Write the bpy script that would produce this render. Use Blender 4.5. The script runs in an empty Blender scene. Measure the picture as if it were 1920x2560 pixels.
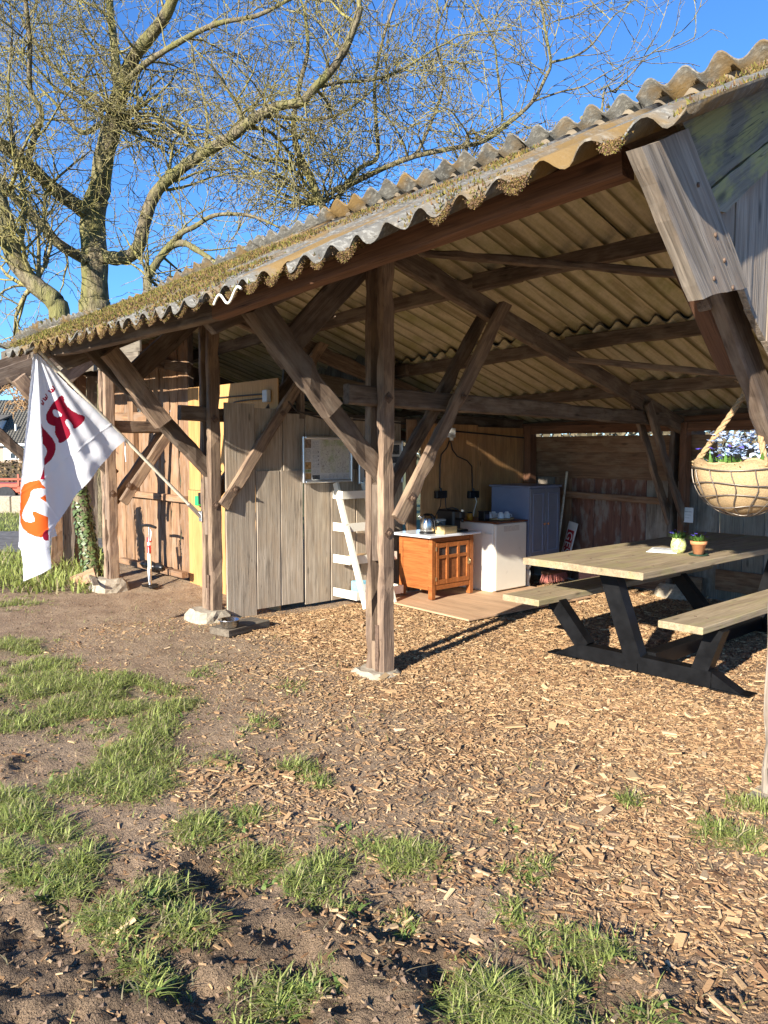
import bpy, math, random
import numpy as np
from mathutils import Vector, Matrix

random.seed(7)
RNG = np.random.default_rng(11)
D = bpy.data
SC = bpy.context.scene
COL = SC.collection
R = math.radians

# ------------------------------------------------------------------ camera
CAMP = np.array([4.043, -3.677, 1.56])
PITCH = math.atan((1280.0 - 1132.0) / 1950.0)
YAW = R(47.717)
cam_d = D.cameras.new('camera'); cam = D.objects.new('camera', cam_d); COL.objects.link(cam)
cam.location = CAMP
cam.rotation_euler = (math.pi / 2 - PITCH, 0, YAW)
cam_d.sensor_fit = 'HORIZONTAL'; cam_d.sensor_width = 36.0; cam_d.lens = 36.0 * 1950.0 / 1920.0
cam_d.clip_start = 0.05; cam_d.clip_end = 2000
SC.camera = cam
SC.cycles.max_bounces = 6; SC.cycles.diffuse_bounces = 3; SC.cycles.glossy_bounces = 2; SC.cycles.transmission_bounces = 4; SC.cycles.transparent_max_bounces = 4
SC.render.resolution_x = 768; SC.render.resolution_y = 1024

# ------------------------------------------------------------------ light
SUN_T = Vector((-0.235, 0.968, -0.393)).normalized()          # direction the light travels
elev = math.asin(-SUN_T.z)
world = D.worlds.new('World'); SC.world = world; world.use_nodes = True
wn = world.node_tree.nodes; wl = world.node_tree.links
sky = wn.new('ShaderNodeTexSky'); sky.sky_type = 'NISHITA'; sky.sun_disc = False
sky.sun_elevation = elev
sky.sun_rotation = math.atan2(-SUN_T.x, -SUN_T.y)
sky.air_density = 1.0; sky.dust_density = 0.0; sky.ozone_density = 10.0
bg = wn['Background']; bg.inputs['Strength'].default_value = 0.112
wl.new(sky.outputs['Color'], bg.inputs['Color'])
sun_d = D.lights.new('sun', 'SUN'); sun = D.objects.new('sun', sun_d); COL.objects.link(sun)
sun_d.energy = 5.0; sun_d.angle = R(0.53); sun_d.color = (1.0, 0.935, 0.82)
sun.rotation_euler = SUN_T.to_track_quat('-Z', 'Y').to_euler()
SC.view_settings.view_transform = 'Standard'; SC.view_settings.look = 'None'
SC.view_settings.exposure = 1.3; SC.view_settings.gamma = 1.0

# ------------------------------------------------------------------ camera maths for measuring positions
CF = np.array([-math.sin(YAW), math.cos(YAW), 0.0]); CR = np.array([math.cos(YAW), math.sin(YAW), 0.0])
def ray(px, py):
    x = (px - 960) / 1950.0; y = (1280 - py) / 1950.0
    f = math.cos(PITCH) + y * math.sin(PITCH); u = -math.sin(PITCH) + y * math.cos(PITCH)
    return CR * x + CF * f + np.array([0, 0, u])
def at(px, py, d):                       # point at horizontal depth d in front of the viewer
    r = ray(px, py); return CAMP + r * (d / (r @ CF))
def gnd(px, py, z=0.0):
    r = ray(px, py); return CAMP + r * ((z - CAMP[2]) / r[2])

# ------------------------------------------------------------------ noise
def hash2(ix, iy, s=0):
    v = np.sin(ix * 127.1 + iy * 311.7 + s * 74.7) * 43758.5453
    return v - np.floor(v)
def vnoise(x, y, s=0):
    ix = np.floor(x); iy = np.floor(y); fx = x - ix; fy = y - iy
    fx = fx * fx * (3 - 2 * fx); fy = fy * fy * (3 - 2 * fy)
    a = hash2(ix, iy, s); b = hash2(ix + 1, iy, s); c = hash2(ix, iy + 1, s); d = hash2(ix + 1, iy + 1, s)
    return a + (b - a) * fx + (c - a) * fy + (a - b - c + d) * fx * fy
def fbm(x, y, o=4, s=0):
    t = 0; a = 0.5
    for k in range(o):
        t = t + a * vnoise(x * 2 ** k, y * 2 ** k, s + k * 13); a *= 0.5
    return t

# ------------------------------------------------------------------ materials
def mat(name):
    m = D.materials.new(name); m.use_nodes = True
    nt = m.node_tree; b = nt.nodes['Principled BSDF']
    return m, nt, b
def N(nt, t, **kw):
    n = nt.nodes.new(t)
    for k, v in kw.items():
        if k.startswith('i_'):
            n.inputs[k[2:].replace('_', ' ')].default_value = v
        else: setattr(n, k, v)
    return n
def ramp(nt, fac, stops):
    r = nt.nodes.new('ShaderNodeValToRGB'); e = r.color_ramp.elements
    while len(e) < len(stops): e.new(0.5)
    for k, (p, c) in enumerate(stops):
        e[k].position = p; e[k].color = (*c, 1) if len(c) == 3 else c
    nt.links.new(fac, r.inputs['Fac']); return r
def mixc(nt, fac, a, b, mode='MIX'):
    m = nt.nodes.new('ShaderNodeMix'); m.data_type = 'RGBA'; m.blend_type = mode
    for s, v in ((0, fac), (6, a), (7, b)):
        if hasattr(v, 'is_output'): nt.links.new(v, m.inputs[s])
        elif s == 0: m.inputs[0].default_value = v
        else: m.inputs[s].default_value = (*v, 1)
    return m.outputs[2]
def math_n(nt, op, a, b=None):
    m = nt.nodes.new('ShaderNodeMath'); m.operation = op
    for k, v in ((0, a), (1, b)):
        if v is None: continue
        if hasattr(v, 'is_output'): nt.links.new(v, m.inputs[k])
        else: m.inputs[k].default_value = v
    return m.outputs[0]
def bump(nt, h, strength, dist, b, prev=None):
    n = nt.nodes.new('ShaderNodeBump'); n.inputs['Strength'].default_value = strength; n.inputs['Distance'].default_value = dist
    nt.links.new(h, n.inputs['Height'])
    if prev is not None: nt.links.new(prev, n.inputs['Normal'])
    nt.links.new(n.outputs['Normal'], b.inputs['Normal']); return n.outputs['Normal']
def objvec(nt, scale, jitter=True):
    tc = nt.nodes.new('ShaderNodeTexCoord'); mp = nt.nodes.new('ShaderNodeMapping')
    mp.inputs['Scale'].default_value = scale
    if jitter:
        oi = nt.nodes.new('ShaderNodeObjectInfo')
        cx = nt.nodes.new('ShaderNodeCombineXYZ')
        a = math_n(nt, 'MULTIPLY', oi.outputs['Random'], 37.0)
        for k in range(3): nt.links.new(a, cx.inputs[k])
        va = nt.nodes.new('ShaderNodeVectorMath'); va.operation = 'ADD'
        nt.links.new(tc.outputs['Object'], va.inputs[0]); nt.links.new(cx.outputs[0], va.inputs[1])
        nt.links.new(va.outputs[0], mp.inputs['Vector'])
    else: nt.links.new(tc.outputs['Object'], mp.inputs['Vector'])
    return mp.outputs['Vector']
def noise(nt, vec, scale, detail=4, rough=0.55, dist=0.0):
    n = nt.nodes.new('ShaderNodeTexNoise'); n.inputs['Scale'].default_value = scale
    n.inputs['Detail'].default_value = detail; n.inputs['Roughness'].default_value = rough; n.inputs['Distortion'].default_value = dist
    nt.links.new(vec, n.inputs['Vector']); return n.outputs['Fac']

def wood(name, light, dark, rough=0.8, gscale=1.0, stain=None, stain_amt=0.5, var=0.35, knots=True, bstr=0.5):
    m, nt, b = mat(name)
    v1 = objvec(nt, (1.3 * gscale, 26 * gscale, 26 * gscale))
    g = noise(nt, v1, 1.6, 4, 0.62, 0.6)
    v2 = objvec(nt, (1.1, 5, 5)); big = noise(nt, v2, 1.3, 4, 0.6, 0.4)
    v3 = objvec(nt, (3.0, 90, 90)); fine = noise(nt, v3, 1.4, 2, 0.6)
    r = ramp(nt, g, [(0.28, dark), (0.62, light)])
    c = mixc(nt, math_n(nt, 'MULTIPLY', ramp(nt, big, [(0.35, (0, 0, 0)), (0.7, (1, 1, 1))]).outputs[0], 0.45), r.outputs[0],
             tuple(x * 0.55 for x in dark))
    fr = ramp(nt, fine, [(0.3, (0.6, 0.6, 0.6)), (0.55, (1.0, 1.0, 1.0))])
    c = mixc(nt, 0.8, c, fr.outputs[0], 'MULTIPLY')
    if stain:
        v4 = objvec(nt, (2.2, 6, 6)); s = noise(nt, v4, 1.7, 5, 0.6)
        sr = ramp(nt, s, [(0.48, (0, 0, 0)), (0.62, (1, 1, 1))])
        c = mixc(nt, math_n(nt, 'MULTIPLY', sr.outputs[0], stain_amt), c, stain)
    if knots:
        vk = objvec(nt, (2.3, 7.5, 7.5)); vo = nt.nodes.new('ShaderNodeTexVoronoi'); vo.inputs['Scale'].default_value = 1.1
        nt.links.new(vk, vo.inputs['Vector'])
        kr = ramp(nt, vo.outputs['Distance'], [(0.06, (1, 1, 1)), (0.14, (0, 0, 0))])
        c = mixc(nt, math_n(nt, 'MULTIPLY', kr.outputs[0], 0.7), c, tuple(x * 0.35 for x in dark))
    vc = objvec(nt, (0.9, 34, 34)); ck = noise(nt, vc, 1.15, 2, 0.5, 0.25)
    cr_ = ramp(nt, ck, [(0.488, (0, 0, 0)), (0.5, (1, 1, 1)), (0.512, (0, 0, 0))])
    vm = objvec(nt, (1.4, 3, 3)); cmask = ramp(nt, noise(nt, vm, 1.2, 2), [(0.5, (0, 0, 0)), (0.6, (1, 1, 1))])
    crk = math_n(nt, 'MULTIPLY', math_n(nt, 'MULTIPLY', cr_.outputs[0], cmask.outputs[0]), min(1.0, bstr * 1.7))
    c = mixc(nt, crk, c, tuple(x * 0.18 for x in dark))
    oi = nt.nodes.new('ShaderNodeObjectInfo')
    val = math_n(nt, 'ADD', math_n(nt, 'MULTIPLY', oi.outputs['Random'], var), 1.0 - var / 2)
    hs = nt.nodes.new('ShaderNodeHueSaturation'); nt.links.new(val, hs.inputs['Value']); nt.links.new(c, hs.inputs['Color'])
    nt.links.new(hs.outputs[0], b.inputs['Base Color'])
    b.inputs['Roughness'].default_value = rough
    b.inputs['Specular IOR Level'].default_value = 0.25
    n1 = bump(nt, g, bstr, 0.006, b); bump(nt, fine, bstr * 0.8, 0.003, b, n1)
    return m
def plain(name, col, rough=0.5, metal=0.0, nscale=14, var=0.12, bstr=0.05, spec=0.5, coat=0.0, trans=0.0):
    m, nt, b = mat(name)
    v = objvec(nt, (1, 1, 1)); n = noise(nt, v, nscale, 5, 0.6)
    r = ramp(nt, n, [(0.3, tuple(max(0, x * (1 - var)) for x in col)), (0.7, tuple(min(1, x * (1 + var)) for x in col))])
    nt.links.new(r.outputs[0], b.inputs['Base Color'])
    rr = math_n(nt, 'ADD', math_n(nt, 'MULTIPLY', n, 0.2), rough - 0.1)
    nt.links.new(rr, b.inputs['Roughness'])
    b.inputs['Metallic'].default_value = metal; b.inputs['Specular IOR Level'].default_value = spec
    if coat: b.inputs['Coat Weight'].default_value = coat
    if trans: b.inputs['Transmission Weight'].default_value = trans
    if bstr: bump(nt, n, bstr, 0.004, b)
    return m
def attr_mat(name, rough=0.8, translucent=0.0, spec=0.25, bscale=0, bstr=0.3):
    m, nt, b = mat(name)
    a = nt.nodes.new('ShaderNodeAttribute'); a.attribute_name = 'Col'
    nt.links.new(a.outputs['Color'], b.inputs['Base Color'])
    b.inputs['Roughness'].default_value = rough; b.inputs['Specular IOR Level'].default_value = spec
    if bscale:
        v = objvec(nt, (1, 1, 1), False); bump(nt, noise(nt, v, bscale, 3), bstr, 0.004, b)
    if translucent:
        t = nt.nodes.new('ShaderNodeBsdfTranslucent'); nt.links.new(a.outputs['Color'], t.inputs['Color'])
        mx = nt.nodes.new('ShaderNodeMixShader'); mx.inputs[0].default_value = translucent
        out = nt.nodes['Material Output']
        nt.links.new(b.outputs[0], mx.inputs[1]); nt.links.new(t.outputs[0], mx.inputs[2]); nt.links.new(mx.outputs[0], out.inputs['Surface'])
    return m

M = {}
M['timber'] = wood('old_dark_timber', (0.20, 0.142, 0.10), (0.09, 0.060, 0.043), stain=(0.29, 0.225, 0.165), stain_amt=0.45)
M['post'] = wood('sunbleached_post_timber', (0.32, 0.22, 0.15), (0.14, 0.092, 0.064), stain=(0.37, 0.26, 0.165), stain_amt=0.6, bstr=0.8)
M['grey'] = wood('grey_weathered_board', (0.54, 0.45, 0.345), (0.33, 0.26, 0.19), stain=(0.40, 0.30, 0.205), stain_amt=0.45, var=0.16)
M['silver'] = wood('silver_weathered_board', (0.44, 0.365, 0.285), (0.15, 0.12, 0.09), stain=(0.27, 0.20, 0.14), stain_amt=0.6, var=0.15, bstr=0.9)
M['warm'] = wood('warm_brown_plank', (0.40, 0.235, 0.13), (0.19, 0.105, 0.06), stain=(0.30, 0.22, 0.16), stain_amt=0.5)
M['reddish'] = wood('reddish_timber', (0.27, 0.13, 0.07), (0.14, 0.07, 0.042))
M['ply_new'] = wood('new_plywood', (0.60, 0.335, 0.125), (0.50, 0.265, 0.095), gscale=0.35, var=0.05, knots=False, bstr=0.1, rough=0.65)
M['ply_old'] = wood('stained_plywood', (0.64, 0.355, 0.15), (0.45, 0.235, 0.095), gscale=0.3, var=0.12, stain=(0.36, 0.19, 0.09), stain_amt=0.55, bstr=0.12, rough=0.65)
M['ply_floor'] = wood('plywood_floor', (0.62, 0.40, 0.24), (0.52, 0.32, 0.185), gscale=0.4, var=0.05, knots=False, bstr=0.1)
M['table'] = wood('weathered_table_wood', (0.44, 0.34, 0.215), (0.29, 0.215, 0.13), gscale=0.7, stain=(0.33, 0.29, 0.13), stain_amt=0.45, var=0.1, bstr=0.35)
M['oak'] = wood('orange_oak', (0.42, 0.145, 0.042), (0.29, 0.088, 0.024), rough=0.38, gscale=0.9, var=0.08, knots=False, bstr=0.12)
M['oak_panel'] = wood('dark_oak_panel', (0.31, 0.115, 0.042), (0.17, 0.058, 0.02), rough=0.42, gscale=0.8, var=0.08, knots=False, bstr=0.12)
M['bark_dark'] = wood('mossy_fascia_board', (0.20, 0.16, 0.115), (0.10, 0.08, 0.06), stain=(0.26, 0.22, 0.16), stain_amt=0.5)
M['peel'] = wood('peeling_red_paint_board', (0.28, 0.13, 0.085), (0.20, 0.095, 0.065), stain=(0.31, 0.26, 0.21), stain_amt=0.85, var=0.2)
M['greyback'] = wood('dark_grey_back_board', (0.36, 0.30, 0.235), (0.22, 0.18, 0.14), stain=(0.42, 0.38, 0.31), stain_amt=0.6, var=0.25)
M['brownback'] = wood('brown_back_board', (0.36, 0.21, 0.12), (0.20, 0.115, 0.065), stain=(0.40, 0.28, 0.17), stain_amt=0.5)
M['bluegrey_board'] = wood('pale_bluegrey_board', (0.40, 0.36, 0.28), (0.27, 0.235, 0.18), stain=(0.22, 0.18, 0.14), stain_amt=0.6)
M['pole_wood'] = wood('pale_pole_wood', (0.84, 0.76, 0.60), (0.72, 0.62, 0.46), var=0.05, knots=False, bstr=0.1, rough=0.5)
M['softwood'] = wood('pale_softwood', (0.62, 0.42, 0.22), (0.48, 0.30, 0.15), var=0.08, knots=False, bstr=0.1, rough=0.6)
M['barge'] = wood('lichen_barge_board', (0.27, 0.235, 0.17), (0.15, 0.13, 0.095), stain=(0.34, 0.31, 0.10), stain_amt=0.8, bstr=0.9)
M['iron'] = plain('rusty_iron', (0.17, 0.11, 0.075), 0.7, 0.5, 60, 0.4, 0.3)
M['blacksteel'] = plain('black_steel', (0.006, 0.006, 0.0065), 0.42, 0.0, 9, 0.5, 0.05, 0.22)
M['steel'] = plain('brushed_steel', (0.62, 0.6, 0.57), 0.25, 1.0, 30, 0.08, 0.02)
M['alu'] = plain('aluminium_frame', (0.62, 0.62, 0.62), 0.35, 0.9, 30, 0.06, 0.02)
M['white'] = plain('cream_white_paint', (0.82, 0.77, 0.64), 0.55, 0, 20, 0.04, 0.05)
M['fridge'] = plain('fridge_enamel', (0.80, 0.74, 0.62), 0.32, 0, 6, 0.03, 0.0)
M['fridge_side'] = plain('white_fridge_side', (0.82, 0.785, 0.70), 0.35, 0, 6, 0.02, 0.0)
M['blue'] = plain('blue_cabinet_paint', (0.205, 0.235, 0.335), 0.5, 0, 9, 0.07, 0.06)
M['greyblue'] = plain('greyblue_door_paint', (0.20, 0.21, 0.25), 0.5, 0, 9, 0.07, 0.06)
M['marble'] = plain('pale_stone_top', (0.74, 0.75, 0.78), 0.18, 0, 7, 0.06, 0.0)
M['black'] = plain('black_plastic', (0.012, 0.012, 0.013), 0.35, 0, 20, 0.2, 0.02)
M['cable'] = plain('dark_cable', (0.03, 0.028, 0.026), 0.5, 0, 20, 0.2, 0)
M['greybox'] = plain('pale_grey_plastic', (0.62, 0.62, 0.58), 0.45, 0, 20, 0.05, 0)
M['glass_dark'] = plain('dark_textured_glass', (0.045, 0.04, 0.04), 0.12, 0, 160, 0.8, 0.8)
M['cup'] = plain('white_porcelain', (0.80, 0.80, 0.80), 0.18, 0, 6, 0.02, 0)
M['brass'] = plain('old_brass', (0.50, 0.36, 0.18), 0.35, 0.9, 30, 0.15, 0.05)
M['goldbox'] = wood('pale_wood_box', (0.66, 0.47, 0.22), (0.56, 0.38, 0.17), var=0.03, knots=False, bstr=0.05)
M['terracotta'] = plain('terracotta', (0.58, 0.24, 0.10), 0.75, 0, 24, 0.12, 0.1)
M['crate'] = plain('dusty_pink_plastic', (0.34, 0.15, 0.115), 0.5, 0, 12, 0.1, 0.03)
M['saucer'] = plain('dark_green_plastic', (0.02, 0.05, 0.03), 0.4, 0, 12, 0.1, 0.03)
M['burlap'] = plain('burlap_liner', (0.45, 0.31, 0.165), 0.95, 0, 190, 0.3, 0.7, 0.1)
M['rope'] = plain('jute_rope', (0.42, 0.27, 0.14), 0.95, 0, 120, 0.35, 0.7, 0.1)
M['wire'] = plain('basket_wire', (0.26, 0.22, 0.18), 0.45, 0.7, 40, 0.3, 0.1)
M['concrete'] = plain('old_concrete', (0.37, 0.315, 0.235), 0.95, 0, 26, 0.28, 0.9, 0.1)
M['paper'] = plain('white_paper', (0.75, 0.75, 0.73), 0.7, 0, 6, 0.03, 0)
M['red'] = plain('red_sign_paint', (0.36, 0.018, 0.02), 0.45, 0, 20, 0.12, 0.02)
M['signwhite'] = plain('white_sign_paint', (0.72, 0.70, 0.66), 0.45, 0, 20, 0.08, 0.02)
M['redplastic'] = plain('red_plastic', (0.62, 0.03, 0.04), 0.35, 0, 20, 0.1, 0)
M['green'] = plain('green_plastic', (0.03, 0.55, 0.14), 0.35, 0, 20, 0.1, 0)
M['bluebox'] = plain('light_blue_card', (0.22, 0.52, 0.66), 0.5, 0, 20, 0.1, 0)
M['darkprint'] = plain('dark_print', (0.05, 0.055, 0.09), 0.5, 0, 20, 0.3, 0)
M['yellow'] = plain('amber_plastic', (0.60, 0.28, 0.03), 0.4, 0, 20, 0.1, 0)
M['bristle'] = plain('pink_bristles', (0.42, 0.14, 0.11), 0.8, 0, 60, 0.3, 0.2)
M['leaf'] = plain('green_leaf', (0.10, 0.20, 0.035), 0.5, 0, 30, 0.35, 0.1)
M['forget'] = plain('pale_blue_petal', (0.50, 0.62, 0.88), 0.6, 0, 30, 0.15, 0)
M['violet'] = plain('violet_petal', (0.10, 0.07, 0.48), 0.6, 0, 30, 0.2, 0)
M['pansy'] = plain('white_petal', (0.80, 0.80, 0.84), 0.6, 0, 30, 0.06, 0)
M['soil'] = plain('potting_soil', (0.04, 0.028, 0.02), 0.95, 0, 90, 0.4, 0.6, 0.1)
M['muralpot'] = None

# glass
gm, gnt, gb = mat('clear_glass'); gb.inputs['Base Color'].default_value = (0.9, 0.95, 0.95, 1); gb.inputs['Roughness'].default_value = 0.04
gb.inputs['Transmission Weight'].default_value = 0.85; gb.inputs['IOR'].default_value = 1.2
M['glass'] = gm
# window pane of the far house
wm, wnt, wb = mat('window_pane'); wb.inputs['Base Color'].default_value = (0.03, 0.045, 0.06, 1); wb.inputs['Roughness'].default_value = 0.06
M['pane'] = wm

def corr_mat(name, underside):
    m, nt, b = mat(name)
    v = objvec(nt, (1, 1, 1)); 
    n1 = noise(nt, v, 5, 6, 0.65); n2 = noise(nt, v, 34, 5, 0.7); n3 = noise(nt, v, 2.0, 5, 0.6)
    if underside:
        vs = objvec(nt, (11, 0.8, 0.8)); ns = noise(nt, vs, 1.5, 4, 0.55, 0.25)
        c = ramp(nt, ns, [(0.32, (0.40, 0.33, 0.20)), (0.5, (0.66, 0.57, 0.39)), (0.7, (0.46, 0.40, 0.22))]).outputs[0]
        c = mixc(nt, ramp(nt, n3, [(0.5, (0, 0, 0)), (0.70, (0.6, 0.6, 0.6))]).outputs[0], c, (0.25, 0.265, 0.07))
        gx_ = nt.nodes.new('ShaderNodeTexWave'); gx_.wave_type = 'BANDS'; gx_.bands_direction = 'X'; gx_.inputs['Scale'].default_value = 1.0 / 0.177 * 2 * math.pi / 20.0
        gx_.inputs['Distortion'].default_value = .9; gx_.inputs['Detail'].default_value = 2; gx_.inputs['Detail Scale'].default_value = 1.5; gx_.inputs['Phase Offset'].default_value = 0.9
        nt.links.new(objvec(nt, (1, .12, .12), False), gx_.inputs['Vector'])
        c = mixc(nt, math_n(nt, 'MULTIPLY', ramp(nt, gx_.outputs['Fac'], [(.30, (0, 0, 0)), (.75, (1, 1, 1))]).outputs[0], .85), c, (0.13, 0.105, 0.042))  # algae streaks and rib shade painted as dark bands along the corrugations
        c = mixc(nt, 0.35, c, ramp(nt, n2, [(0.3, (0.55, 0.55, 0.55)), (0.6, (1, 1, 1))]).outputs[0], 'MULTIPLY')
    else:
        c = ramp(nt, n1, [(0.25, (0.05, 0.047, 0.041)), (0.5, (0.145, 0.138, 0.122)), (0.72, (0.10, 0.088, 0.07))]).outputs[0]
        c = mixc(nt, ramp(nt, n2, [(0.5, (0, 0, 0)), (0.66, (1, 1, 1))]).outputs[0], c, (0.26, 0.25, 0.22))
        c = mixc(nt, ramp(nt, n3, [(0.47, (0, 0, 0)), (0.6, (0.9, 0.9, 0.9))]).outputs[0], c, (0.20, 0.125, 0.045))
    nt.links.new(c, b.inputs['Base Color']); b.inputs['Roughness'].default_value = 0.95; b.inputs['Specular IOR Level'].default_value = 0.1
    k = bump(nt, n2, 0.7, 0.008, b); 
    return m
M['sheet'] = corr_mat('lichen_cement_sheet', False)
M['sheet_under'] = corr_mat('algae_ribshade_sheet', True)
M['attr'] = attr_mat('moss_tufts', 0.95, 0.15, 0.1)
M['chip'] = attr_mat('wood_chips', 0.85, 0.0, 0.15, 160, 0.5)
M['grass'] = attr_mat('grass_blades', 0.55, 0.3, 0.3)

def bark(name, c0, c1, c2):
    m, nt, b = mat(name)
    v = objvec(nt, (1, 1, 0.28), False); n1 = noise(nt, v, 17, 4, 0.75, .4); n2 = noise(nt, v, 2.6, 3, 0.65)
    c = ramp(nt, n1, [(0.3, c0), (0.62, c1)]).outputs[0]
    c = mixc(nt, ramp(nt, n2, [(0.45, (0, 0, 0)), (0.62, (0.8, 0.8, 0.8))]).outputs[0], c, c2)
    nt.links.new(c, b.inputs['Base Color']); b.inputs['Roughness'].default_value = 0.95; b.inputs['Specular IOR Level'].default_value = 0.1
    bump(nt, n1, 1.0, 0.06, b)
    return m
M['bark'] = bark('lichen_bark', (0.05, 0.04, 0.028), (0.27, 0.225, 0.145), (0.20, 0.19, 0.065))
M['twig'] = bark('lichen_sunshade_twig', (0.05, 0.04, 0.026), (0.40, 0.34, 0.17), (0.36, 0.32, 0.10))  # bark and lichen; strong dark-bright contrast paints in shaded and sunlit twigs

# ------------------------------------------------------------------ mesh helpers
class MB:
    def __init__(s): s.v = []; s.f = []; s.m = []; s.sm = []
    def add(s, vs, fs, mi=0, smooth=False):
        o = len(s.v); s.v += [tuple(map(float, p)) for p in vs]
        for f in fs: s.f.append(tuple(i + o for i in f)); s.m.append(mi); s.sm.append(smooth)
    def box(s, c, size, rot=None, mi=0, bev=0.0):
        x, y, z = [k / 2 for k in size]
        if bev <= 0:
            P = [(a * x, b * y, d * z) for a in (-1, 1) for b in (-1, 1) for d in (-1, 1)]
            F = [(0, 1, 3, 2), (4, 6, 7, 5), (0, 4, 5, 1), (2, 3, 7, 6), (0, 2, 6, 4), (1, 5, 7, 3)]
        else:
            g = min(bev, x * .9, y * .9, z * .9); P = []; F = []
            ring = [(-x + g, -y), (x - g, -y), (x, -y + g), (x, y - g), (x - g, y), (-x + g, y), (-x, y - g), (-x, -y + g)]
            ring2 = [(-x + g, -y + g * .3), (x - g, -y + g * .3), (x - g * .3, -y + g), (x - g * .3, y - g), (x - g, y - g * .3), (-x + g, y - g * .3), (-x + g * .3, y - g), (-x + g * .3, -y + g)]
            for zz, rr in ((-z, [(a * (1 - g / x), b * (1 - g / y)) for a, b in ring]), (-z + g, ring), (z - g, ring), (z, [(a * (1 - g / x), b * (1 - g / y)) for a, b in ring])):
                P += [(a, b, zz) for a, b in rr]
            for k in range(3):
                for i in range(8):
                    j = (i + 1) % 8; F.append((k * 8 + i, k * 8 + j, k * 8 + 8 + j, k * 8 + 8 + i))
            F.append(tuple(range(7, -1, -1))); F.append(tuple(range(24, 32)))
        if rot is not None: P = [rot @ Vector(p) for p in P]
        s.add([(p[0] + c[0], p[1] + c[1], p[2] + c[2]) for p in P], F, mi)
    def tube(s, pts, rad, n=8, mi=0, cap=True, smooth=True, flat=1.0):
        pts = [Vector(p) for p in pts]; k = len(pts)
        if not hasattr(rad, '__len__'): rad = [rad] * k
        up = Vector((0, 0, 1)); V = []; prev = None
        for i, p in enumerate(pts):
            d = (pts[min(i + 1, k - 1)] - pts[max(i - 1, 0)]).normalized()
            if prev is None:
                a = d.cross(up if abs(d.z) < 0.95 else Vector((1, 0, 0))).normalized()
            else:
                a = (prev - d * prev.dot(d)).normalized()
            prev = a; b = d.cross(a)
            for j in range(n):
                t = 2 * math.pi * j / n
                V.append(p + a * (math.cos(t) * rad[i]) + b * (math.sin(t) * rad[i] * flat))
        F = []
        for i in range(k - 1):
            for j in range(n):
                q = (j + 1) % n; F.append((i * n + j, i * n + q, i * n + n + q, i * n + n + j))
        s.add(V, F, mi, smooth)
        if cap:
            s.add(V[:n], [tuple(range(n - 1, -1, -1))], mi); s.add(V[-n:], [tuple(range(n))], mi)
    def lathe(s, prof, c=(0, 0, 0), n=24, mi=0, smooth=True, sx=1.0, sy=1.0):
        V = []; F = []
        for r, z in prof:
            for j in range(n):
                t = 2 * math.pi * j / n; V.append((c[0] + r * math.cos(t) * sx, c[1] + r * math.sin(t) * sy, c[2] + z))
        for i in range(len(prof) - 1):
            for j in range(n):
                q = (j + 1) % n; F.append((i * n + j, i * n + q, i * n + n + q, i * n + n + j))
        s.add(V, F, mi, smooth)
    def prism(s, poly, origin, ax, ay, az, h, mi=0):
        o = Vector(origin); ax = Vector(ax); ay = Vector(ay); az = Vector(az); n = len(poly)
        A = [o + ax * p[0] + ay * p[1] for p in poly]; B = [p + az * h for p in A]
        F = [tuple(range(n - 1, -1, -1)), tuple(range(n, 2 * n))] + [(i, (i + 1) % n, n + (i + 1) % n, n + i) for i in range(n)]
        s.add(A + B, F, mi)
    def ico(s, c, r, mi=0, squash=(1, 1, 1), seed=0, jit=0.15, n1=7, n2=5):
        rr = random.Random(seed); V = []; F = []
        for i in range(n2 + 1):
            ph = math.pi * i / n2
            for j in range(n1):
                t = 2 * math.pi * j / n1; k = r * (1 + rr.uniform(-jit, jit))
                V.append((c[0] + k * math.sin(ph) * math.cos(t) * squash[0], c[1] + k * math.sin(ph) * math.sin(t) * squash[1], c[2] + k * math.cos(ph) * squash[2]))
        for i in range(n2):
            for j in range(n1):
                q = (j + 1) % n1; F.append((i * n1 + j, i * n1 + n1 + j, i * n1 + n1 + q, i * n1 + q))
        s.add(V, F, mi, True)
    def mesh(s, name):
        me = D.meshes.new(name); me.from_pydata(s.v, [], s.f)
        me.polygons.foreach_set('material_index', s.m); me.polygons.foreach_set('use_smooth', s.sm)
        me.update(); return me
    def build(s, name, mats, parent=None, mw=None):
        me = s.mesh(name)
        for m in (mats if isinstance(mats, (list, tuple)) else [mats]): me.materials.append(M[m] if isinstance(m, str) else m)
        return link(name, me, parent, mw)
ROOTM = {}
def link(name, me, parent=None, mw=None):
    o = D.objects.new(name, me); COL.objects.link(o)
    mw = mw or Matrix()
    ROOTM[o.name] = mw.copy()
    if parent is not None:
        o.parent = parent; o.matrix_parent_inverse = ROOTM[parent.name].inverted()
    o.matrix_basis = mw
    return o
def tag(o, label, cat, group=None, kind=None):
    if label: o['label'] = label
    if cat: o['category'] = cat
    if group: o['group'] = group
    if kind: o['kind'] = kind
    return o
def thing(name, loc, label, cat, rz=0.0, group=None):
    e = D.objects.new(name, None); COL.objects.link(e); e.empty_display_size = 0.2
    mw = Matrix.Translation(Vector(loc)) @ Matrix.Rotation(rz, 4, 'Z'); e.matrix_basis = mw; ROOTM[e.name] = mw
    return tag(e, label, cat, group)
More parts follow.
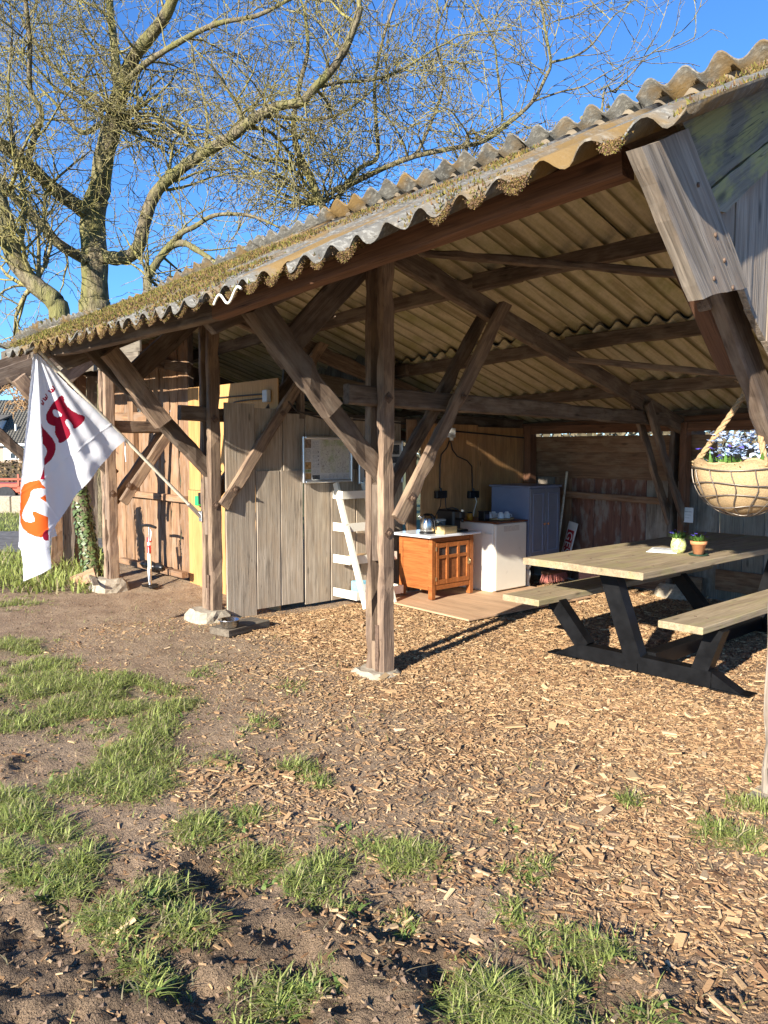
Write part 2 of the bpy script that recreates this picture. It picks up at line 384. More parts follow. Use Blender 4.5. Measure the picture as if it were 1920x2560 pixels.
def arr_mesh(name, verts, faces_flat, loop_tot, cols=None, smooth=False):
    me = D.meshes.new(name); nv = len(verts); nf = len(loop_tot)
    me.vertices.add(nv); me.vertices.foreach_set('co', np.ascontiguousarray(verts, np.float32).ravel())
    me.loops.add(len(faces_flat)); me.loops.foreach_set('vertex_index', np.ascontiguousarray(faces_flat, np.int32))
    me.polygons.add(nf); ls = np.concatenate([[0], np.cumsum(loop_tot)[:-1]]).astype(np.int32)
    me.polygons.foreach_set('loop_start', ls)
    me.polygons.foreach_set('use_smooth', np.full(nf, bool(smooth)))
    me.update(calc_edges=True)
    if cols is not None:
        a = me.attributes.new('Col', 'FLOAT_COLOR', 'POINT'); c4 = np.ones((nv, 4), np.float32); c4[:, :3] = cols
        a.data.foreach_set('color', c4.ravel())
    return me

def plank_mesh(L, w, t, seed=0, rough=0.004, segs=None, taper=1.0, cutangle=0.0):
    """timber with its length along local X, width Y, thickness Z, worn chamfered edges"""
    rr = random.Random(seed); segs = segs or max(2, min(26, int(L / (0.13 if rough > .0055 else .25)) + 1)); V = []; F = []
    g = min(0.010 if rough > .0055 else .005, w * .2, t * .2); gouge = {}
    if rough > .0055:
        for i in range(1, segs):
            for cnr in range(4):
                if rr.random() < .16: gouge[(i, cnr)] = rr.uniform(.004, .016)
    offs = [rr.uniform(-1, 1) * rough * .45 for _ in range(segs + 1)]
    for i in range(segs + 1):
        x = L * i / segs; k = 1 + (taper - 1) * i / segs
        hw = w * .5 * k; ht = t * .5
        ring = [(-hw + g, -ht), (hw - g, -ht), (hw, -ht + g), (hw, ht - g), (hw - g, ht), (-hw + g, ht), (-hw, ht - g), (-hw, -ht + g)]
        for q, (a, b) in enumerate(ring):
            j = rough if 0 < i < segs else rough * .5
            xx = x + (cutangle * a if i == segs else 0) + (rr.uniform(-1, 1) * rough * .5 if i in (0, segs) else 0)
            gg = gouge.get((i, {0: 0, 7: 0, 1: 1, 2: 1, 3: 2, 4: 2, 5: 3, 6: 3}[q]), 0)
            a -= math.copysign(gg, a); b -= math.copysign(min(gg, t * .25), b)
            V.append((xx, a + offs[i] + rr.uniform(-j, j) * .6, b + rr.uniform(-j, j) * .35))
    for i in range(segs):
        for j in range(8):
            q = (j + 1) % 8; F.append((i * 8 + j, i * 8 + 8 + j, i * 8 + 8 + q, i * 8 + q))
    F.append(tuple(range(8))); F.append(tuple(range(segs * 8 + 7, segs * 8 - 1, -1)))
    me = D.meshes.new('timber'); me.from_pydata(V, [], F); me.update()
    return me
_seed = [100]
def timber(name, p0, p1, w, t, wdir, m, parent=None, rough=0.004, taper=1.0, cut=0.0, label=None):
    p0 = Vector([float(k) for k in p0]); p1 = Vector([float(k) for k in p1]); x = (p1 - p0); L = x.length; x.normalize()
    wd = Vector(wdir); y = (wd - x * wd.dot(x)).normalized(); z = x.cross(y)
    mw = Matrix(((x.x, y.x, z.x, p0.x), (x.y, y.y, z.y, p0.y), (x.z, y.z, z.z, p0.z), (0, 0, 0, 1)))
    _seed[0] += 1
    me = plank_mesh(L, w, t, _seed[0], rough, taper=taper, cutangle=cut); me.materials.append(M[m])
    o = link(name, me, parent, mw)
    if label: o['label'] = label
    return o

# ------------------------------------------------------------------ ground zones (measured on the ground plane)
K = 1920 / 1659.0
def zone(lst):
    out = []
    for (x, y, rx, w) in lst:
        c = gnd(x * K, y * K); e = gnd((x + rx) * K, y * K)
        out.append((c[0], c[1], max(0.05, np.hypot(*(e - c)[:2])), w))
    return out
GRASS = zone([(20, 1385, 60, .8), (30, 1440, 60, 1), (95, 1475, 60, 1), (170, 1480, 60, 1), (245, 1475, 50, 1), (345, 1505, 55, .95), (25, 1530, 60, .9), (110, 1550, 55, .95),
    (185, 1560, 50, .9), (260, 1530, 55, .95), (330, 1575, 45, .6), (290, 1620, 60, .95), (240, 1655, 55, .9), (320, 1685, 45, .7), (110, 1685, 50, .9), (55, 1760, 60, .9),
    (25, 1720, 45, .8), (95, 1830, 55, .85), (165, 1860, 50, .8), (55, 1885, 45, .6), (130, 1925, 40, .6), (215, 1975, 45, .7), (265, 2010, 35, .6), (450, 1785, 50, .85),
    (535, 1775, 40, .8), (640, 1652, 32, .8), (690, 1690, 22, .5), (550, 1855, 50, .8), (640, 1880, 55, .9), (700, 1868, 40, .7), (660, 1930, 30, .6), (860, 1850, 50, .75),
    (915, 1835, 35, .6), (350, 1925, 42, .9), (405, 1995, 45, 1), (300, 2060, 40, .5), (345, 2110, 45, .6), (635, 2165, 75, 1), (690, 2120, 40, .5), (720, 1785, 28, .4),
    (800, 1825, 32, .5), (1125, 1890, 35, .45), (1165, 1865, 25, .3), (1110, 1965, 22, .4), (1290, 2035, 48, .95), (1310, 2080, 38, .7), (1060, 2140, 60, .85), (1130, 2175, 70, .95),
    (1200, 2140, 50, .6), (1000, 2160, 45, .6), (1160, 2020, 35, .45), (870, 1985, 25, .4), (1585, 1808, 48, .85), (1640, 1745, 40, .8), (1650, 1700, 25, .7), (1545, 1790, 28, .4),
    (1358, 1725, 10, .5), (480, 1640, 40, .35), (560, 1560, 50, .25), (640, 1480, 50, .18), (760, 1950, 35, .4), (1400, 2200, 40, .3), (1100, 1780, 30, .15), (430, 1450, 50, .2), (20, 1300, 60, .8), (120, 1250, 70, 1)])
_more = []
for (x, y, rx, w) in [(20, 1405, 70, .9), (90, 1430, 70, .9), (60, 1455, 80, 1), (150, 1500, 80, 1), (220, 1500, 80, 1), (300, 1490, 70, .9), (380, 1520, 50, .8), (60, 1510, 80, 1), (140, 1525, 80, 1), (230, 1550, 80, .9), (300, 1545, 80, .9), (30, 1560, 70, .8), (370, 1545, 50, .6), (290, 1590, 70, .9), (230, 1625, 70, .9), (320, 1640, 60, .8), (280, 1700, 60, .8), (200, 1690, 60, .6), (140, 1660, 50, .6), (30, 1790, 60, .9), (80, 1800, 60, .8), (20, 1850, 50, .7), (140, 1890, 50, .7), (420, 1800, 50, .6), (500, 1760, 40, .6), (600, 1865, 50, .7), (590, 1900, 45, .6), (680, 1900, 40, .6), (890, 1860, 40, .6), (1090, 2180, 70, .9), (1160, 2195, 60, .8), (650, 2195, 80, .9), (600, 2140, 40, .6), (380, 1960, 40, .7), (250, 1985, 40, .6), (1260, 2060, 40, .7)]:
    _more.append((x, y, rx, w))
GRASS = GRASS + zone(_more)
CHIPS = zone([(1200, 1500, 330, 1.1), (1500, 1600, 330, 1.1), (1300, 1750, 330, 1.0), (1000, 1480, 260, 1.0), (850, 1420, 200, .9), (650, 1370, 90, .8), (1000, 1620, 240, .85), (620, 1450, 130, .5),
    (520, 1680, 130, .55), (640, 1700, 150, .55), (750, 1560, 200, .45), (560, 1760, 120, .45), (1550, 1950, 260, .95), (1300, 1900, 240, .75), (1000, 1850, 200, .5), (900, 1980, 160, .45), (1600, 2120, 200, .7), (780, 2000, 140, .35), (1250, 2050, 150, .35),
    (380, 1800, 120, .25), (700, 2000, 250, .15), (300, 1980, 250, .12)])
def zfield(z, x, y, sharp=1.0):
    t = np.zeros_like(x)
    for (cx, cy, r, w) in z:
        t = np.maximum(t, w * np.exp(-((x - cx) ** 2 + (y - cy) ** 2) / (r * r) * sharp))
    return t
def chipfield(x, y):
    c = zfield(CHIPS, x, y, 0.8)
    inside = ((x > -2.1) & (x < 3.6) & (y > 0.0) & (y < 4.5)).astype(float)
    c = np.maximum(c, inside * 1.0)
    bare = zfield(zone([(1160, 1700, 60, 1), (1250, 1770, 90, .9), (950, 1690, 90, .6), (820, 1640, 80, .5)]), x, y)
    return np.clip(c - 0.55 * bare, 0, 1.1)
def mudfield(x, y):
    d = zfield(zone([(300, 2100, 330, 1), (750, 2120, 330, 1), (120, 1990, 220, .9), (1300, 2200, 300, .9), (450, 1880, 140, .8), (30, 1640, 60, .6), (900, 2040, 180, .7), (1550, 2250, 250, .8), (0, 2250, 300, 1)]), x, y, 0.7)
    return np.clip(d, 0, 1)
def gheight(x, y):
    m = mudfield(x, y)
    h = (fbm(x * 0.7, y * 0.7, 3, 2) - 0.45) * 0.06
    a = fbm(x * 3.1, y * 3.1, 4, 5) - 0.47
    b = np.abs(fbm(x * 6.5 + 9, y * 6.5, 3, 8) - 0.45)
    h = h + a * (0.03 + 0.17 * m) - b * 0.16 * m
    h = h + (fbm(x * 17, y * 17, 3, 21) - 0.45) * (0.012 + 0.065 * m)
    mound = np.exp(-((x + 4.7) ** 2 / 1.2 + (y - 0.9) ** 2 / .25)) * 0.10
    far = np.clip((np.hypot(x, y) - 9) / 20, 0, 1)
    flat = ((x > -2.1) & (x < 2.6) & (y > 0.6) & (y < 4.6))
    h = np.where(flat, h * 0.25, h)
    return h * (1 - far) + mound - 0.01

def axis(lo, hi, core0, core1, step, grow=1.35):
    a = list(np.arange(core0, core1 + 1e-6, step)); s = step; v = core0
    left = []
    while v > lo: s *= grow; v -= s; left.append(v)
    s = step; v = core1; right = []
    while v < hi: s *= grow; v += s; right.append(v)
    return np.array(left[::-1] + a + right)
gx = axis(-600, 600, -5.6, 4.4, 0.022); gy = axis(-600, 600, -3.2, 1.2, 0.022)
X, Y = np.meshgrid(gx, gy); Z = gheight(X.ravel(), Y.ravel())
nx, ny = len(gx), len(gy)
V = np.stack([X.ravel(), Y.ravel(), Z], 1)
idx = np.arange(nx * ny).reshape(ny, nx)
Fq = np.stack([idx[:-1, :-1], idx[:-1, 1:], idx[1:, 1:], idx[1:, :-1]], -1).reshape(-1, 4)
me = arr_mesh('ground', V, Fq.ravel(), np.full(len(Fq), 4), None, True)
xr, yr = V[:, 0], V[:, 1]
mud = mudfield(xr, yr); ch = chipfield(xr, yr); gr = zfield(GRASS, xr, yr)
lawn = np.clip((np.hypot(xr - 0, yr) - 7.5) / 2, 0, 1) * (xr < -4)
lawn = np.maximum(lawn, np.clip((np.hypot(xr, yr) - 11) / 3, 0, 1))
at_ = me.attributes.new('Zone', 'FLOAT_COLOR', 'POINT'); c4 = np.ones((len(xr), 4), np.float32)
c4[:, 0] = mud; c4[:, 1] = np.clip(ch, 0, 1); c4[:, 2] = np.maximum(gr * .7, lawn); at_.data.foreach_set('color', c4.ravel())
m, nt, b = mat('earth')
za = nt.nodes.new('ShaderNodeAttribute'); za.attribute_name = 'Zone'
sp = nt.nodes.new('ShaderNodeSeparateColor'); nt.links.new(za.outputs['Color'], sp.inputs[0])
v = objvec(nt, (1, 1, 1), False)
n1 = noise(nt, v, 3, 4, 0.65); n2 = noise(nt, v, 45, 4, 0.7); n3 = noise(nt, v, 160, 2, 0.6)
dry = ramp(nt, n1, [(0.3, (0.31, 0.205, 0.125)), (0.65, (0.46, 0.325, 0.205))]).outputs[0]
mudc = ramp(nt, n1, [(0.3, (0.10, 0.066, 0.038)), (0.65, (0.255, 0.172, 0.102))]).outputs[0]
chc = ramp(nt, n2, [(0.35, (0.20, 0.12, 0.066)), (0.62, (0.42, 0.265, 0.15))]).outputs[0]
grc = ramp(nt, n2, [(0.35, (0.07, 0.075, 0.02)), (0.65, (0.16, 0.20, 0.05))]).outputs[0]
edge = math_n(nt, 'MULTIPLY', n1, 0.5)
mfac = ramp(nt, math_n(nt, 'ADD', sp.outputs[0], math_n(nt, 'SUBTRACT', edge, 0.25)), [(0.3, (0, 0, 0)), (0.65, (1, 1, 1))]).outputs[0]
c = mixc(nt, mfac, dry, mudc)
cfac = ramp(nt, math_n(nt, 'ADD', sp.outputs[1], math_n(nt, 'SUBTRACT', edge, 0.25)), [(0.45, (0, 0, 0)), (0.8, (.9, .9, .9))]).outputs[0]
c = mixc(nt, cfac, c, chc)
gfac = ramp(nt, sp.outputs[2], [(0.45, (0, 0, 0)), (0.9, (1, 1, 1))]).outputs[0]
c = mixc(nt, math_n(nt, 'MULTIPLY', gfac, 0.8), c, grc)
c = mixc(nt, 0.55, c, ramp(nt, n2, [(0.3, (0.6, 0.6, 0.6)), (0.65, (1.1, 1.1, 1.1))]).outputs[0], 'MULTIPLY')
nt.links.new(c, b.inputs['Base Color'])
rg = math_n(nt, 'SUBTRACT', 0.95, math_n(nt, 'MULTIPLY', mfac, 0.22)); nt.links.new(rg, b.inputs['Roughness'])
b.inputs['Specular IOR Level'].default_value = 0.3
k1 = bump(nt, n2, 1.0, 0.035, b); bump(nt, n3, 0.9, 0.010, b, k1)
me.materials.append(m)
ground = link('ground', me); ground['kind'] = 'structure'

# ------------------------------------------------------------------ wood chips, grass, clods  (uncountable ground cover)
def view_ok(x, y, margin=60):
    d = np.stack([x - CAMP[0], y - CAMP[1]], 1); f = d @ CF[:2]; r = d @ CR[:2]
    px = 960 + 1950 * r / np.maximum(f, .1)
    return (f > 1.2) & (px > -350) & (px < 2270)
def chip_set(n, x0, x1, y0, y1, size, keep, lift, big=False):
    x = RNG.uniform(x0, x1, n); y = RNG.uniform(y0, y1, n)
    f = keep(x, y); ok = (RNG.random(n) < f) & view_ok(x, y); x = x[ok]; y = y[ok]; n = len(x)
    L = size * RNG.lognormal(0, .5, n); W = L * RNG.uniform(.22, .55, n); T = np.clip(L * RNG.uniform(.06, .14, n), .002, .009)
    yaw = RNG.uniform(0, 2 * np.pi, n); pit = RNG.normal(0, .19, n); rol = RNG.normal(0, .22, n)
    z = gheight(x, y) + T * .5 + RNG.uniform(0, lift, n)
    cy, sy, cp, sp_, cr, sr = np.cos(yaw), np.sin(yaw), np.cos(pit), np.sin(pit), np.cos(rol), np.sin(rol)
    ex = np.stack([cy * cp, sy * cp, sp_], 1)
    ey0 = np.stack([-sy, cy, np.zeros(n)], 1); ez0 = np.cross(ex, ey0)
    ey = ey0 * cr[:, None] + ez0 * sr[:, None]; ez = np.cross(ex, ey)
    cor = []
    sk = RNG.uniform(-.3, .3, n)
    for a in (-.5, .5):
        for bq in (-.5, .5):
            for cq in (-.5, .5):
                ta = RNG.uniform(.3, 1.0, n)
                cor.append(np.stack([x, y, z], 1) + ex * (a * L + sk * bq * W)[:, None] + ey * (bq * W * ta)[:, None] + ez * (cq * T)[:, None])
    V = np.stack(cor, 1).reshape(-1, 3)
    fc = np.array([(0, 1, 3, 2), (4, 6, 7, 5), (0, 4, 5, 1), (2, 3, 7, 6), (1, 5, 7, 3)])
    Fx = (np.arange(n)[:, None, None] * 8 + fc[None]).reshape(-1)
    pal = np.array([(.45, .285, .145), (.375, .225, .112), (.27, .15, .075), (.54, .37, .20), (.17, .095, .052), (.33, .21, .12), (.62, .45, .27)])
    w = np.array([.28, .26, .14, .17, .05, .07, .03]); ci = RNG.choice(len(pal), n, p=w)
    col = pal[ci] * RNG.uniform(.75, 1.2, (n, 1))
    md = mudfield(x, y)[:, None]; dirt = (RNG.random((n, 1)) < md * .75)
    col = np.where(dirt, col * np.array([[.55, .52, .50]]), col)
    return V, Fx, np.full(n * 5, 4), np.repeat(col, 8, 0)
def join_sets(sets):
    V = []; Fx = []; T = []; C = []; o = 0
    for (v_, f_, t_, c_) in sets: V.append(v_); Fx.append(f_ + o); T.append(t_); C.append(c_); o += len(v_)
    return np.concatenate(V), np.concatenate(Fx), np.concatenate(T), np.concatenate(C)
nz = lambda x, y, s: vnoise(x * s, y * s, 3)
dens = lambda x, y: np.clip(chipfield(x, y) ** 1.3 * (0.55 + 0.9 * nz(x, y, 2.5)), 0, 1)
cs = [chip_set(180000, -2.2, 4.2, -3.4, 4.5, .0195, dens, .010),
      chip_set(120000, -3.0, 4.2, -3.4, 1.0, .0145, lambda x, y: np.clip(dens(x, y) * .9 + .05 + .18 * (vnoise(x * 2, y * 2, 6) > .5), 0, 1) * (x + 1.2 * y > -4.2), .004),
      chip_set(11000, -1.5, 4.2, -3.4, -1.2, .029, lambda x, y: np.clip(dens(x, y) * .7 + .10 * mudfield(x, y), 0, 1), .004)]
V, Fx, T, C = join_sets(cs)
me = arr_mesh('wood_chips', V, Fx, T, C); me.materials.append(M['chip'])
tag(link('wood_chips', me), 'tan wood chips strewn over the ground in and before the shed', 'wood chips', kind='stuff')

def blades(x, y, z, h, lean, wid, col, nseg=3, droop=1.0):
    n = len(x); yaw = RNG.uniform(0, 2 * np.pi, n); dx, dy = np.cos(yaw), np.sin(yaw)
    sx, sy = -dy, dx; V = []; 
    for k in range(nseg + 1):
        t = k / nseg; off = lean * h * (t ** 1.7); zz = z + h * t * (1 - .35 * droop * lean * t); w = wid * (1 - t ** 1.5) * .5 + .0003
        c = np.stack([x + dx * off, y + dy * off, zz], 1); s = np.stack([sx * w, sy * w, np.zeros(n)], 1)
        V += [c - s, c + s]
    V = np.stack(V, 1); m_ = 2 * (nseg + 1)
    fc = np.array([(2 * k, 2 * k + 1, 2 * k + 3, 2 * k + 2) for k in range(nseg)])
    Fx = (np.arange(n)[:, None, None] * m_ + fc[None]).reshape(-1)
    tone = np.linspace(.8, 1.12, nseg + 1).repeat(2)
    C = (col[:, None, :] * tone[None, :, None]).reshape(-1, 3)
    return V.reshape(-1, 3), Fx, np.full(n * nseg, 4), C
def grass_cols(n, dry=.14):
    a = np.array([.22, .275, .055]); b_ = np.array([.42, .45, .14]); d = np.array([.44, .37, .20])
    t = RNG.random((n, 1)); c = a * (1 - t) + b_ * t
    return np.where(RNG.random((n, 1)) < dry, d * RNG.uniform(.6, 1.1, (n, 1)), c * RNG.uniform(.75, 1.15, (n, 1)))
gs = []
for (cx, cy, r, w) in GRASS:
    nt_ = int(np.clip(760 * r * w * (1.3 if w > .75 else 1), 14, 420)); rs = r * .78
    for _ in range(nt_):
        u_ = RNG.normal(0, 1, 2); a_ = cx + u_[0] * rs; b_ = cy + u_[1] * rs * .8
        if vnoise(np.array(a_ * 6.0), np.array(b_ * 6.0), 17) < .40: continue
        k = int(RNG.integers(5, 20)); sp_ = RNG.uniform(.010, .034); x = a_ + RNG.normal(0, sp_, k); y = b_ + RNG.normal(0, sp_, k)
        hh = RNG.uniform(.45, 1.15) * np.exp(-(u_ @ u_) * .13)
        h = RNG.uniform(.022, .090, k) * hh * (.7 + .4 * w)
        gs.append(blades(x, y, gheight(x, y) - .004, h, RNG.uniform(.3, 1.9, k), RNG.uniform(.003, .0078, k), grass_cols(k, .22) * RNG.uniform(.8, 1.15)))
# broad weed leaves
n = 900; zi = RNG.integers(0, len(GRASS), n); gz_ = np.array(GRASS)[zi]; x = gz_[:, 0] + RNG.normal(0, 1, n) * gz_[:, 2] * .6; y = gz_[:, 1] + RNG.normal(0, 1, n) * gz_[:, 2] * .5
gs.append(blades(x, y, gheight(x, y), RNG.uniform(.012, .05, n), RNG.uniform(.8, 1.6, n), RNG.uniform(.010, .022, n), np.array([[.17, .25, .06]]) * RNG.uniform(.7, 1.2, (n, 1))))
# dead straw lying flat
n = 5200; x = RNG.uniform(-4.4, 4.0, n); y = RNG.uniform(-3.3, .9, n); ok = view_ok(x, y) & (chipfield(x, y) < .8) & (vnoise(x * 1.7, y * 1.7, 41) > .38); x = x[ok]; y = y[ok]; k = len(x)
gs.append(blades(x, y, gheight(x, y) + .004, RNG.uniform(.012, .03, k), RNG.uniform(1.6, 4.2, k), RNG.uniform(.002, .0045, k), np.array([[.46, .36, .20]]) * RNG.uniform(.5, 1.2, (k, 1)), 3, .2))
# sparse short sprigs
n = 2600; x = RNG.uniform(-3.5, 3.6, n); y = RNG.uniform(-3.2, .2, n); ok = (RNG.random(n) < .25 + .5 * (vnoise(x * 3, y * 3, 9) > .6)) & (chipfield(x, y) < .75); x = x[ok]; y = y[ok]
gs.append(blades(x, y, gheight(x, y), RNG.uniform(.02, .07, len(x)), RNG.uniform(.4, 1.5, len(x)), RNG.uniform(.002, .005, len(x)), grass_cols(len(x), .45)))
V, Fx, T, C = join_sets(gs); me = arr_mesh('grass_tufts', V, Fx, T, C); me.materials.append(M['grass'])
tag(link('grass_tufts', me), 'short green grass tufts growing in the muddy foreground', 'grass', kind='stuff')
# lawn to the left of the shed
gs = []
n = 42000; x = RNG.uniform(-22, -5.0, n); y = RNG.uniform(-3.5, 7.0, n)
d = np.stack([x - CAMP[0], y - CAMP[1]], 1); f = d @ CF[:2]; px = 960 + 1950 * (d @ CR[:2]) / f
gp0 = gnd(100, 1333); gp1 = gnd(100, 1388)
on_path = (f > 12.1) & (f < 14.9)
ok = (px > -60) & (px < 262) & (f > 9.0) & ~on_path & (vnoise(x * 1.1, y * 1.1, 4) > .12); x = x[ok]; y = y[ok]; k = len(x)
gs.append(blades(x, y, gheight(x, y), RNG.uniform(.04, .16, k), RNG.uniform(.2, 1.1, k), RNG.uniform(.007, .02, k), grass_cols(k, .08), 2))
n = 9000; x = RNG.uniform(-11, -4.6, n); y = RNG.uniform(-3.2, 1.5, n); d = np.stack([x - CAMP[0], y - CAMP[1]], 1); f = d @ CF[:2]; px = 960 + 1950 * (d @ CR[:2]) / f
ok = (px < 250) & (f > 8.6) & (f < 11.9); x = x[ok]; y = y[ok]; k = len(x)
gs.append(blades(x, y, gheight(x, y), RNG.uniform(.08, .26, k), RNG.uniform(.2, 1.0, k), RNG.uniform(.012, .028, k), grass_cols(k, .1), 2))
V, Fx, T, C = join_sets(gs); me = arr_mesh('lawn_grass', V, Fx, T, C); me.materials.append(M['grass'])
tag(link('lawn_grass', me), 'sunlit green lawn grass beyond the flag', 'grass', kind='stuff')
# straw and clods on the dirt
n = 40000; x = RNG.uniform(-4.5, 4.2, n); y = RNG.uniform(-3.4, .8, n); ok = view_ok(x, y) & (RNG.random(n) < .10 + .85 * mudfield(x, y)) ; x = x[ok]; y = y[ok]; k = len(x)
V0 = []; F0 = []; C0 = []; o = 0
oct_ = np.array([(1, 0, 0), (-1, 0, 0), (0, 1, 0), (0, -1, 0), (0, 0, 1), (0, 0, -1)], float); of = np.array([(0, 2, 4), (2, 1, 4), (1, 3, 4), (3, 0, 4), (2, 0, 5), (1, 2, 5), (3, 1, 5), (0, 3, 5)])
rad = np.clip(RNG.lognormal(-5.15, .6, k), .002, .012)
P = (oct_[None] + RNG.normal(0, .22, (k, 6, 3))) * RNG.uniform(.5, 1.35, (k, 6, 1)) * rad[:, None, None] * np.array([1, 1, .7]) + np.stack([x, y, gheight(x, y) + rad * .2], 1)[:, None]
Fx = (np.arange(k)[:, None, None] * 6 + of[None]).reshape(-1)
C = np.repeat(np.array([[.165, .112, .074]]) * RNG.uniform(.6, 1.5, (k, 1)), 6, 0)
me = arr_mesh('mud_clods', P.reshape(-1, 3), Fx, np.full(k * 8, 3), C, False); me.materials.append(M['chip'])
tag(link('mud_clods', me), 'small dark mud clods and crumbs on the bare earth', 'mud', kind='stuff')
# the path crossing the lawn
a0, a1, a2, a3 = gnd(-260, 1335), gnd(262, 1335), gnd(262, 1388), gnd(-260, 1388)
pm = MB(); rows = []
for i in range(25):
    t = i / 24
    for q in range(4):
        s_ = q / 3; p = (a0 * (1 - t) + a1 * t) * (1 - s_) + (a3 * (1 - t) + a2 * t) * s_
        rows.append((p[0] + random.uniform(-.05, .05), p[1] + random.uniform(-.05, .05), 0.055 + random.uniform(-.004, .004)))
pm.add(rows, [(i * 4 + q, i * 4 + q + 1, i * 4 + q + 5, i * 4 + q + 4) for i in range(24) for q in range(3)])
M['path'] = plain('asphalt_path', (0.15, 0.14, 0.13), 0.95, 0, 8, .4, .6, .1)
pm.build('path', 'path')['kind'] = 'structure'

# ------------------------------------------------------------------ the shed   (X along the open front, Y into the shed)
shed = thing('timber_shed', (0, 0, 0), 'old open-fronted timber shed with mossy corrugated roof and braced posts', 'shed')
FR = [2.73, -0.05, -2.40, -4.68, -7.1]
def Ye(x): return -1.36 + 0.0 * x
def zb(x):
    r_ = np.interp(x, [-3.2, -2.7, -2, 0, 1.5, 2.7, 3], [2.36, 2.345, 2.32, 2.31, 2.36, 2.445, 2.465]); return float(r_) if np.ndim(r_) == 0 else r_
def zr(x): return float(np.interp(x, [-9, -8.3, -6.75, -5, -3.7, -3, -1.9, 0, 3], [3.2, 3.2, 3.28, 3.2, 3.19, 3.28, 3.34, 3.385, 3.385]))
def zr_a(x): return np.interp(x, [-9, -8.3, -6.75, -5, -3.7, -3, -1.9, 0, 3], [3.2, 3.2, 3.28, 3.2, 3.19, 3.28, 3.34, 3.385, 3.385])
YZ = (0, 1, 0)
bolt_me = None
def bolt(p, axis, parent, r=0.028, plate=True):
    b = MB(); ax = Vector(axis).normalized()
    up = Vector((0, 0, 1)); s_ = ax.cross(up).normalized(); u_ = s_.cross(ax)
    o = Vector(p)
    if plate:
        q = r * 1.5; b.prism([(q, 0), (0, q), (-q, 0), (0, -q)], o, s_, u_, ax, 0.006)
    b.prism([(r * .62 * math.cos(k * math.pi / 3), r * .62 * math.sin(k * math.pi / 3)) for k in range(6)], o + ax * 0.006, s_, u_, ax, 0.016)
    b.prism([(r * .3 * math.cos(k * math.pi / 4), r * .3 * math.sin(k * math.pi / 4)) for k in range(8)], o + ax * 0.022, s_, u_, ax, 0.012)
    return b.build('bolt', 'iron', parent)
def stone(name, c, sx, sy, h, seed, parent, label=None):
    rr = random.Random(seed); b = MB(); V = []; n = 10; lev = 5
    for k in range(lev + 1):
        t = k / lev; s_ = 1.0 - 0.22 * t - (0.12 if k == lev else 0)
        for j in range(n * 2):
            a = 2 * math.pi * j / (n * 2); cx_, sy_ = math.cos(a), math.sin(a)
            e = (abs(cx_) ** 5 + abs(sy_) ** 5) ** (-1 / 5)
            jj = 1 + rr.uniform(-.05, .05)
            V.append((c[0] + sx * .5 * s_ * cx_ * e * jj, c[1] + sy * .5 * s_ * sy_ * e * jj, c[2] + h * t + rr.uniform(-.008, .008)))
    m2 = n * 2; F = [(k * m2 + j, k * m2 + (j + 1) % m2, k * m2 + m2 + (j + 1) % m2, k * m2 + m2 + j) for k in range(lev) for j in range(m2)]
    F.append(tuple(range(lev * m2, lev * m2 + m2)))
    b.add(V, F, 0, False); return b.build(name, 'concrete', parent)
